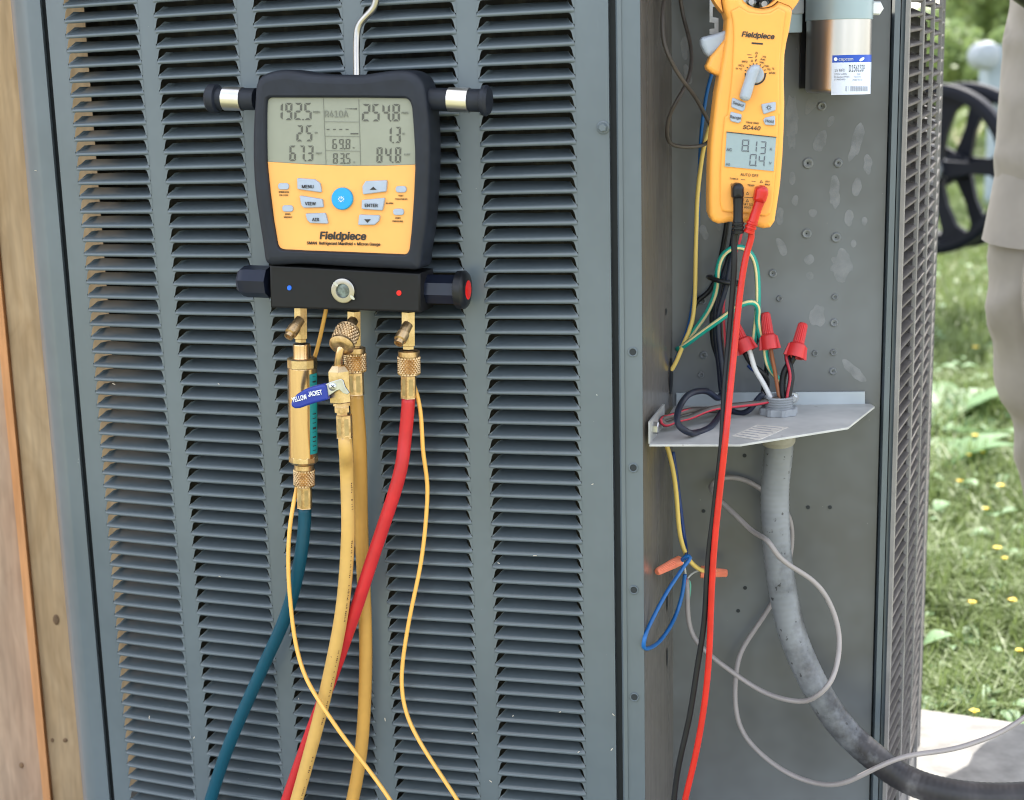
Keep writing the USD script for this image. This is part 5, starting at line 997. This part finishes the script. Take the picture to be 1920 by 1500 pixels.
tc_ = thing('thermostat_cable', 'thin grey cable looping round the conduit and off to the right', 'cable', th_pts[-1])
part(tc_, 'jacket', tube(th_pts, .0027, 12), WGREY, smooth=True)
ZW = zm(5.77, 1190, 980)
part(tc_, 'green_core', tube(W(ZW, [(570, 610), (595, 640), (600, 720), (590, 800), (580, 890)], .034), .0012, 8), mat('core_green', (.12, .40, .30), .4), smooth=True)
part(tc_, 'white_core', tube(W(ZW, [(545, 640), (548, 560), (535, 470), (500, 420)], [.036, .06, .10]), .0013, 8), WWHITE, smooth=True)
part(tc_, 'white_core', tube(W(ZW, [(560, 620), (600, 570), (660, 530), (740, 515)], .034), .0010, 8), WWHITE, smooth=True)
part(tc_, 'red_core', tube(W(ZW, [(552, 660), (548, 625), (556, 600)], .037), .0016, 8), WRED, smooth=True)
nut('wire_nut', NUTORANGE, bk(*ZW(238, 535), .128), bk(*ZW(486, 410), .105), .0040, .0052, 'salmon orange wire nut pointing left, joined to the blue loop', wings=False)
nut('wire_nut', NUTORANGE, bk(*ZW(1004, 546), .030), bk(*ZW(712, 532), .030), .0043, .0068, 'salmon orange wire nut pointing right, behind the black and red leads', wings=False)
wire('control_wire', 'blue wire bent in a long loop below the orange nuts', WBLUE, W(ZW, [(480, 430), (520, 395), (580, 360), (600, 370), (560, 440), (480, 550), (380, 700), (260, 910), (160, 1110), (108, 1250), (96, 1330), (120, 1362), (185, 1345), (280, 1270), (380, 1130), (460, 960), (510, 790), (535, 640), (545, 560)], [.10, .115, .115, .12, .14, .165, .185, .185, .16, .12, .09, .08, .08]), .0021)
wire('control_wire', 'cream yellow wire coming from under the shelf to the right orange nut', WYEL, W(Z9, [(140, 0), (160, 50), (185, 160), (198, 280), (208, 390), (225, 460), (250, 510), (290, 545), (310, 552)], [.085, .085, .075, .06, .03]), .0025)
wire('control_wire', 'dark blue wire behind the cream wire under the shelf', WDBLUE, W(Z9, [(180, 60), (200, 200), (215, 320), (228, 420), (236, 480), (228, 500)], [.03, .04, .05, .09]), .0021)

# ------------------------------------------------------------------ person standing at the right
PD = 2.02
def J(x, y, D=PD): return P(x, y, D)
hipL, kneeL, ankL = J(2062, -60, 2.05), J(1974, 560, 2.0), J(2085, 1190, 2.06)
def gz(p): return float(ground_z(p[0], p[1]))
dx = 0.20
hipR, kneeR, ankR = hipL + [dx, .08, 0], kneeL + [dx + .03, .07, .01], ankL + [dx - .02, .16, 0]
ankL[2] = gz(ankL) + .10; ankR[2] = gz(ankR) + .10
pel = (hipL + hipR) / 2 + [0, .02, .06]; waist = pel + [0, 0, .14]; chest = waist + [-.02, -.03, .30]; neck = chest + [-.01, .0, .20]; head = neck + [-.02, -.03, .16]
shL, shR = chest + [-.19, 0, .13], chest + [.19, .02, .13]; elL, elR = shL + [-.02, -.04, -.29], shR + [.05, -.02, -.29]; wrL, wrR = elL + [.10, -.20, -.10], elR + [-.06, -.20, -.12]
def bone(a, b, ra, rb, n=14):
    s = []
    for c, r in ((a, ra), (b, rb)): s.append(m3.Manifold.sphere(r, 24).translate(list(map(float, c))))
    return m3.Manifold.batch_hull(s)
def body_mesh(bones, edge=.014, it=10):
    m = m3.Manifold.batch_boolean([bone(*b) for b in bones], m3.OpType.Add).refine_to_length(edge).to_mesh()
    t = trimesh.Trimesh(m.vert_properties[:, :3], m.tri_verts, process=True); trimesh.smoothing.filter_taubin(t, iterations=it); return t
person = thing('person', 'person in khaki grey cargo trousers standing beside the condenser, only a leg in view', 'person', [(ankL[0] + ankR[0]) / 2, (ankL[1] + ankR[1]) / 2, gz(ankL)])
midL = hipL * .5 + kneeL * .5
calfL, calfR = kneeL * .6 + ankL * .4 + [.012, .02, 0], kneeR * .6 + ankR * .4 + [0, .03, 0]
legs = [(pel + [-.08, 0, 0], pel + [.08, 0, 0], .12, .12), (pel + [0, 0, .0], waist, .14, .135), (pel + [-.07, 0, -.02], hipL, .11, .112), (pel + [.07, 0, -.02], hipR, .11, .112),
        (hipL, midL, .112, .102), (midL, kneeL, .102, .089), (kneeL, calfL, .089, .080), (calfL, ankL, .080, .072), (hipR, kneeR, .112, .088), (kneeR, calfR, .088, .080), (calfR, ankR, .080, .072)]
tr = body_mesh(legs); v = np.array(tr.vertices); nn = np.array(tr.vertex_normals)
rid = (1 - np.abs(2 * meshkit.noise(np.c_[v[:, 0] * 7 + v[:, 2] * 5, v[:, 1] * 7, v[:, 2] * 9 - v[:, 0] * 6] + 4) - 1)) ** 5 + .7 * (1 - np.abs(2 * meshkit.noise(np.c_[v[:, 0] * 12 - v[:, 2] * 8, v[:, 1] * 12, v[:, 2] * 13] + 9) - 1)) ** 6
fold = .0052 * rid + (meshkit.fbm(v * [9, 9, 5] + 3, 3) - .5) * .022 + .002 * np.sin(v[:, 2] * 30 - v[:, 0] * 40 + 6 * meshkit.noise(v * 5 + 2)) + .005 * np.sin(v[:, 2] * 42 + v[:, 0] * 22 + 5 * meshkit.noise(v * 6)) * np.exp(-((v[:, 2] - kneeL[2] + .12) / .22) ** 2)
tr = trimesh.Trimesh(v + nn * fold[:, None], tr.faces, process=False)
tp_ = part(person, 'trousers', tr, PANTS, smooth=True)
# cargo pocket on the near thigh
def legc(z):
    ch = [hipL, midL, kneeL, calfL, ankL]; rr0 = [.112, .102, .089, .080, .072]
    for i in range(4):
        if ch[i][2] >= z >= ch[i + 1][2]:
            t = (ch[i][2] - z) / (ch[i][2] - ch[i + 1][2]); return ch[i] * (1 - t) + ch[i + 1] * t, rr0[i] * (1 - t) + rr0[i + 1] * t
    return ch[0], rr0[0]
zt, zb = J(1860, 300)[2], J(1850, 441)[2]
def pocket(z0, z1, a0, a1, off0, off1):
    rows, A = 14, np.radians(np.linspace(a0, a1, 26)); V = []
    for i in range(rows):
        t = i / (rows - 1); z = z0 + (z1 - z0) * t; c, r = legc(z)
        for k, a in enumerate(A):
            ed = min(1, 6 * min(k, 25 - k) / 25.); o = (off0 + (off1 - off0) * t) * (0.25 + .75 * ed)
            sag = .012 * math.sin(math.pi * k / 25) * t
            V.append([c[0] + (r + o) * math.cos(a), c[1] + (r + o) * math.sin(a), z - sag])
    n = 26; V2 = V[-n:]
    for k, a in enumerate(A):
        c, r = legc(z1); V.append([c[0] + (r - .004) * math.cos(a), c[1] + (r - .004) * math.sin(a), V2[k][2] + .002])
    f = []
    for i in range(rows):
        for k in range(n - 1): a_ = i * n + k; f += [[a_, a_ + 1, a_ + n + 1], [a_, a_ + n + 1, a_ + n]]
    return trimesh.Trimesh(V, f, process=False)
part(tp_, 'pocket_flap', pocket(zt, zb, 140, 335, -.004, .012), PANTS, smooth=60)
part(tp_, 'side_seam', tube([np.array([legc(z)[0][0] - legc(z)[1] * .72, legc(z)[0][1] - legc(z)[1] * .76, z]) for z in np.linspace(zb - .01, ankL[2] + .05, 9)], .0022, 6), PANTS, smooth=True)
part(person, 'torso', body_mesh([(waist, chest, .14, .165), (chest + [-.10, 0, .04], chest + [.10, 0, .04], .13, .13), (chest + [0, 0, .1], neck, .10, .055), (shL, elL, .062, .050), (shR, elR, .062, .050), (chest + [-.08, 0, .08], shL, .10, .07), (chest + [.08, 0, .08], shR, .10, .07)], .02), SHIRT, smooth=True)
def hand(w, d):
    up_ = np.array([0, 0, 1.]); d = d / np.linalg.norm(d); s = np.cross(d, up_); s /= np.linalg.norm(s); b = [(w, w + d * .08, .026, .032)]
    for k in range(4):
        r0 = w + d * .085 + s * (k - 1.5) * .019; L = [.038, .044, .041, .032][k]
        b += [(r0 - d * .03, r0 + d * L, .0095, .009), (r0 + d * L, r0 + d * (L + .022) - up_ * .022, .009, .008)]
    b += [(w + d * .03 - s * .02, w + d * .07 - s * .052, .013, .011), (w + d * .07 - s * .052, w + d * .10 - s * .055 - up_ * .01, .011, .009)]
    return b
fwd = np.array([-.35, -1, 0]) / np.linalg.norm([-.35, -1, 0])
skin = [(neck, head - [0, 0, .05], .055, .06), (head, head + fwd * .02 + [0, 0, .03], .092, .095), (head - [0, 0, .05] + fwd * .03, head + [0, 0, .02], .065, .08), (head + fwd * .10 + [0, 0, -.005], head + fwd * .085 + [0, 0, .03], .014, .010),
        (elL, wrL, .042, .030), (elR, wrR, .042, .030)] + hand(wrL, wrL - elL) + hand(wrR, wrR - elR)
part(person, 'head_and_arms', body_mesh(skin, .009, 6), SKIN, smooth=True)
part(person, 'hair', body_mesh([(head + [0, 0, .035] - fwd * .015, head + [0, 0, .06] - fwd * .01, .098, .085)], .015, 4), WGREYBR, smooth=True)
for s in (-1, 1):
    e = head + fwd * .098 + np.cross(fwd, [0, 0, 1]) * s * .032 + [0, 0, .022]; m = trimesh.creation.icosphere(2, .011); m.apply_translation(e); part(person, 'eye', m, WBLK, smooth=True)
for an in (ankL, ankR):
    part(person, 'boot', body_mesh([(an + [0, .02, 0], an + [0, .02, -.05], .062, .055), (an + [0, .03, -.06], an + [-.04, -.16, -.065], .042, .036)], .014, 6), BOOT, smooth=True)
part(person, 'tool_pouch', body_mesh([(J(1925, -40, 1.93), J(1945, -10, 1.93), .030, .022)], .008, 6), BLACKPL, smooth=True)

# ------------------------------------------------------------------ spoked wheels, pale box
WD = 5.0
wc = P(1747, 318, WD); wyaw = math.radians(-40)
axl = np.array([-math.sin(wyaw), math.cos(wyaw), 0]); wu = np.array([math.cos(wyaw), math.sin(wyaw), 0]); RW = 158 / F * WD
whl = thing('spoked_wheels', 'pair of black plastic spoked wheels on one axle standing on the lawn', 'wheels', wc - [0, 0, RW])
def wheel(c):
    out = [lathe(c - axl * .035, c + axl * .035, [(0, RW * .93), (.15, RW * .99), (.5, RW * 1.0), (.85, RW * .99), (1, RW * .93), (1, RW * .86), (.5, RW * .85), (0, RW * .86), (0, RW * .93)], 64, cap=False)]
    sp = []
    for k in range(5):
        a = k * 2 * math.pi / 5 + .05; d = math.cos(a) * wu + math.sin(a) * np.array([0, 0, 1.]); t = np.cross(axl, d)
        q = np.array([(.03, -.030), (RW * .45, -.019), (RW * .72, -.026), (RW * .87, -.06), (RW * .87, .06), (RW * .72, .026), (RW * .45, .019), (.03, .030)])
        m = slab(q, -.016, .016, .006, .006); v = np.array(m.vertices); sp.append(trimesh.Trimesh(c + v[:, :1] * d + v[:, 1:2] * t + v[:, 2:] * axl, m.faces, process=False))
    hub = lathe(c - axl * .06, c + axl * .05, [(0, .03), (.1, .045), (.9, .045), (1, .03)], 24)
    return out[0], sp, hub
for c in (wc, wc + axl * .24):
    rim, sp, hub = wheel(c); rp = part(whl, 'wheel_rim', rim, WHEEL, smooth=40)
    for s in sp: part(rp, 'spoke', s, WHEEL, smooth=35)
    part(rp, 'hub', hub, FITGREY if c is wc else WHEEL, smooth=35)
part(whl, 'axle', lathe(wc - axl * .02, wc + axl * .27, [(0, .014), (1, .014)], 14), ZINC, smooth=40)
BD = 8.0
bp = P(1853, 330, BD); box_ = thing('utility_box', 'pale grey blue utility box on a post behind the person', 'utility box', [bp[0], bp[1], gz(bp)])
w_ = 44 / F * BD
tb, bb2 = P(1868, 85, BD), P(1868, 190, BD)
part(box_, 'cabinet', box([bp[0] + .05, BD, (tb[2] + bb2[2]) / 2], [w_ * 1.5, .16, tb[2] - bb2[2]]), PALEBOX)
part(box_, 'post', box([bp[0] + .05, BD + .02, (bb2[2] + gz(bp)) / 2], [w_ * .7, .10, bb2[2] - gz(bp)]), PALEBOX)
hc = P(1838, 105, BD - .05); part(box_, 'meter_head', lathe(hc, hc - [0, .16, 0], [(0, .07), (.6, .075), (.9, .06), (1, .03)], 24), mat('head_grey', (.27, .30, .33), .6), smooth=40)

# ------------------------------------------------------------------ vegetation
def blades(P0, hgt, wid, lean, seed):
    r = np.random.default_rng(seed); n = len(P0); a = r.uniform(0, 2 * math.pi, n); d = np.c_[np.cos(a), np.sin(a), np.zeros(n)]; s = np.c_[-np.sin(a), np.cos(a), np.zeros(n)]
    h, w, l = hgt[:, None], wid[:, None], lean[:, None]; up_ = np.array([0, 0, 1.])
    V = np.stack([P0 - s * w, P0 + s * w, P0 + d * l * h * .35 + up_ * h * .6 - s * w * .8, P0 + d * l * h * .35 + up_ * h * .6 + s * w * .8, P0 + d * l * h + up_ * h * (1 - .35 * l)], 1).reshape(-1, 3)
    b = np.arange(n)[:, None] * 5; f = np.stack([b + [0, 1, 3], b + [0, 3, 2], b + [2, 3, 4]], 1).reshape(-1, 3); return V, f
r = np.random.default_rng(3)
def inpad(x, y): 
    pg = sg.Polygon(padpoly).buffer(.01); from shapely import contains_xy
    return contains_xy(pg, x, y)
n = 120000
yy = 1.75 + 7.5 * r.random(n) ** 1.9; xx = yy * r.uniform(.12, .55, n) + r.uniform(-.1, .1, n)
k = ~inpad(xx, yy); xx, yy = xx[k], yy[k]
dens = meshkit.noise(np.c_[xx * 2.2, yy * 2.2, 0 * xx]); k = (dens > .30) | (r.random(len(xx)) < .45); xx, yy = xx[k], yy[k]
k = ~((yy > 5.2) & (yy < 6.6) & (r.random(len(xx)) < .55)); xx, yy = xx[k], yy[k]
sc_ = (0.7 + .8 * meshkit.noise(np.c_[xx * 3, yy * 3, 5 + 0 * xx])); sc_ = sc_ * np.clip((yy - 1.6) / .6, .55, 1)
struct('grass', blades(np.c_[xx, yy, ground_z(xx, yy) - .004], .10 * sc_ * r.uniform(.5, 1.3, len(xx)), .0015 * r.uniform(.6, 1.8, len(xx)) * (1 + yy * .16), r.uniform(.1, 1.0, len(xx)), 5), GRASS, 'stuff', label='green grass and low weeds growing over the lawn', cat='grass')
n = 9000; yy = 9 + 18 * r.random(n); xx = r.uniform(-.1, .75, n) * yy
struct('grass', blades(np.c_[xx, yy, ground_z(xx, np.minimum(yy, 14))], .14 * r.uniform(.6, 1.4, n), .02 * np.ones(n), r.uniform(.1, .9, n), 9), GRASS, 'stuff', label='distant grass beyond the spoked wheels', cat='grass')
def leafblade(c, d, L, wdt, up=.5, curl=.5):
    d = np.array([d[0], d[1], 0]) / np.linalg.norm(d[:2]); s = np.array([-d[1], d[0], 0]); V, f = [], []
    prof = [0.12, .6, .95, 1.0, .75, .35, 0.02]
    for i, p in enumerate(prof):
        t = i / 6; c0 = c + d * L * t + np.array([0, 0, L * (up * t - curl * t * t)])
        for j in (-1, 0, 1): V.append(c0 + s * wdt * p * j + np.array([0, 0, (abs(j)) * wdt * p * .25]))
    for i in range(6):
        for j in range(2): a = i * 3 + j; f += [[a, a + 1, a + 4], [a, a + 4, a + 3]]
    return trimesh.Trimesh(V, f, process=False)
# low weeds: many small broad leaves as ground cover
lv_ = []
for i in range(1700):
    y = 1.95 + 4.2 * r.random() ** 1.6; x = y * r.uniform(.15, .5)
    if inpad(np.array([x]), np.array([y]))[0]: continue
    a = r.uniform(0, 6.28); L = r.uniform(.02, .06); lv_.append(leafblade(np.array([x, y, float(ground_z(x, y)) + r.uniform(.01, .07)]), (math.cos(a), math.sin(a)), L, L * r.uniform(.22, .4), r.uniform(.1, .8), .5))
struct('low_weeds', cat_(lv_), WEED, 'stuff', smooth=True, label='small pale leaves scattered through the grass', cat='weeds')
def onground(x, y):
    d = ray(x, y); D = 3.0
    for _ in range(30):
        D = D * .5 + .5 * ((ground_z(0, D) + .05 - H) / d[2]); 
    return d * D + [0, 0, H - .05]
for lab_, (px_, py_), ang, Ls in [('broad leaved weed with upright pale leaves close behind the grille', (1757, 770), (-20, 30, 75, 120, 165, 210), .25), ('flat broad leaved weed lower down beside the grille', (1752, 858), (-40, 10, 60, 140, 200), .20), ('broad leaved weed half hidden by the trousers', (1836, 800), (0, 70, 150, 220, 290), .17), ('low leafy weed at the pad edge near the grille', (1790, 1235), (0, 60, 130, 190, 250, 310), .13)]:
    c = onground(px_, py_); t = thing('broad_leaf_weed', lab_, 'weed', c)
    for a in ang: part(t, 'leaf', leafblade(c, (math.cos(math.radians(a)), math.sin(math.radians(a))), Ls * r.uniform(.8, 1.2), Ls * .24, r.uniform(.5, 1.0), .45), WEED, smooth=True)
for (x, y, where) in [(1823, 1130, 'lower left of the right hand pair under the trousers'), (1899, 1126, 'at the right photo edge below the trousers'), (1870, 1028, 'left one of the close pair below the trousers'), (1884, 1047, 'right one of the close pair below the trousers'), (1828, 817, 'topmost one left of the trouser shin'), (1843, 848, 'second from top beside the trouser shin'), (1817, 853, 'beside the shin, level with the pale leaf'), (1876, 911, 'touching the trouser leg edge'), (1799, 902, 'halfway between grille and trousers'), (1911, 1220, 'at the right photo edge near the ground'), (1827, 1334, 'lowest one, just above the concrete pad'), (1829, 652, 'highest one, farthest back in the lawn'), (1848, 954, 'below the trouser shin, above the close pair')]:
    c = onground(x, y) + [0, 0, .085]; c = P(x, y, c[1] - .12); rp_ = .0080 * r.uniform(.8, 1.2) * (c[1] / 2.6) ** .5; pet = []
    for k in range(5):
        a = k * 1.257 + r.uniform(0, 1); pet.append(leafblade(c, (math.cos(a), math.sin(a)), rp_, rp_ * .45, .35, .1))
    base_ = [c[0], c[1], float(ground_z(c[0], c[1]))]
    t = thing('yellow_flower', 'small yellow flower in the grass, ' + where, 'flower', base_, 'small yellow flowers in the grass')
    part(t, 'blossom', cat_(pet + [lathe(c - [0, 0, .002], c + [0, 0, .003], [(0, .002), (.6, .0028), (1, .001)], 8)]), FLOWER, smooth=True)
    part(t, 'stem', sweep(np.array([c, c - [.004, 0, .03], base_]), .0009, 5), GRASS)
def leafcloud(c, rad, n, size, seed, clumps=14):
    q = np.random.default_rng(seed); cc_ = q.normal(size=(clumps, 3)); cc_ /= np.linalg.norm(cc_, axis=1)[:, None]; cc_ *= q.uniform(.25, .85, (clumps, 1)); cr = q.uniform(.22, .45, clumps)
    w = q.integers(0, clumps, n); d = q.normal(size=(n, 3)); d /= np.linalg.norm(d, axis=1)[:, None]; p = cc_[w] + d * cr[w][:, None] * q.uniform(.55, 1.0, (n, 1)) ** .6
    p = np.array(c) + p * np.array(rad); u = q.normal(size=(n, 3)); u /= np.linalg.norm(u, axis=1)[:, None]; v = np.cross(u, q.normal(size=(n, 3))); v /= np.linalg.norm(v, axis=1)[:, None]; s = size * q.uniform(.6, 1.4, (n, 1))
    V = np.stack([p - u * s, p + v * s * .5, p + u * s, p - v * s * .5], 1).reshape(-1, 3); b = np.arange(n)[:, None] * 4; f = np.stack([b + [0, 1, 2], b + [0, 2, 3]], 1).reshape(-1, 3); return V, f
for i, (x, y, D, rad, n, sz, lab_) in enumerate([(1880, 130, 9.5, (.42, .5, .40), 2200, .05, 'low rounded green bush behind the pale utility box'), (1905, 20, 12.0, (.55, .6, .75), 3000, .06, 'taller light green bush beside the trousers at the top'), (1752, 120, 13.0, (.16, .5, .55), 1600, .06, 'green shrub just right of the grille above the wheels'), (1830, -30, 19, (.55, .8, .55), 1600, .085, 'tree crown with bright sky gaps behind the bushes'), (2130, 20, 13, (1.0, 1.0, 1.5), 5000, .08, 'green shrub farther right behind the person')]):
    c = P(x, y, D); g0 = float(ground_z(c[0], min(D, 14))); t = thing('tree' if i == 3 else 'bush', lab_, 'tree' if i == 3 else 'bush', [c[0], c[1], g0])
    part(t, 'crown', leafcloud(c, rad, n, sz, 40 + i), BUSH)
    for k in range(1 if i == 3 else 4):
        e = np.array(c) + np.array(rad) * r.uniform(-.5, .5, 3); part(t, 'trunk' if i == 3 else 'stem', tube([[c[0] + .05 * k, c[1], g0 - .02], (np.array([c[0], c[1], g0]) + e) / 2 + [.05, 0, 0], e], .09 if i == 3 else .02, 8, .2), STEM, smooth=True)
hn = 9000; hx = r.uniform(-2, 14, hn); hz_ = r.random(hn)
c0 = np.c_[hx, 21 + r.normal(size=hn) * .6, -.2 + hz_ * .95 + .25 * meshkit.noise(np.c_[hx * .8, 0 * hx, 0 * hx])]
u = r.normal(size=(hn, 3)); u /= np.linalg.norm(u, axis=1)[:, None]; v = np.cross(u, r.normal(size=(hn, 3))); v /= np.linalg.norm(v, axis=1)[:, None]; s = .15 * r.uniform(.6, 1.4, (hn, 1))
c0 = c0[:5200] if False else c0
V = np.stack([c0 - u * s, c0 + v * s * .5, c0 + u * s, c0 - v * s * .5], 1).reshape(-1, 3); b = np.arange(hn)[:, None] * 4
struct('far_hedge', (V, np.stack([b + [0, 1, 2], b + [0, 2, 3]], 1).reshape(-1, 3)), BUSH, 'stuff', label='far hedge along the end of the lawn', cat='hedge')
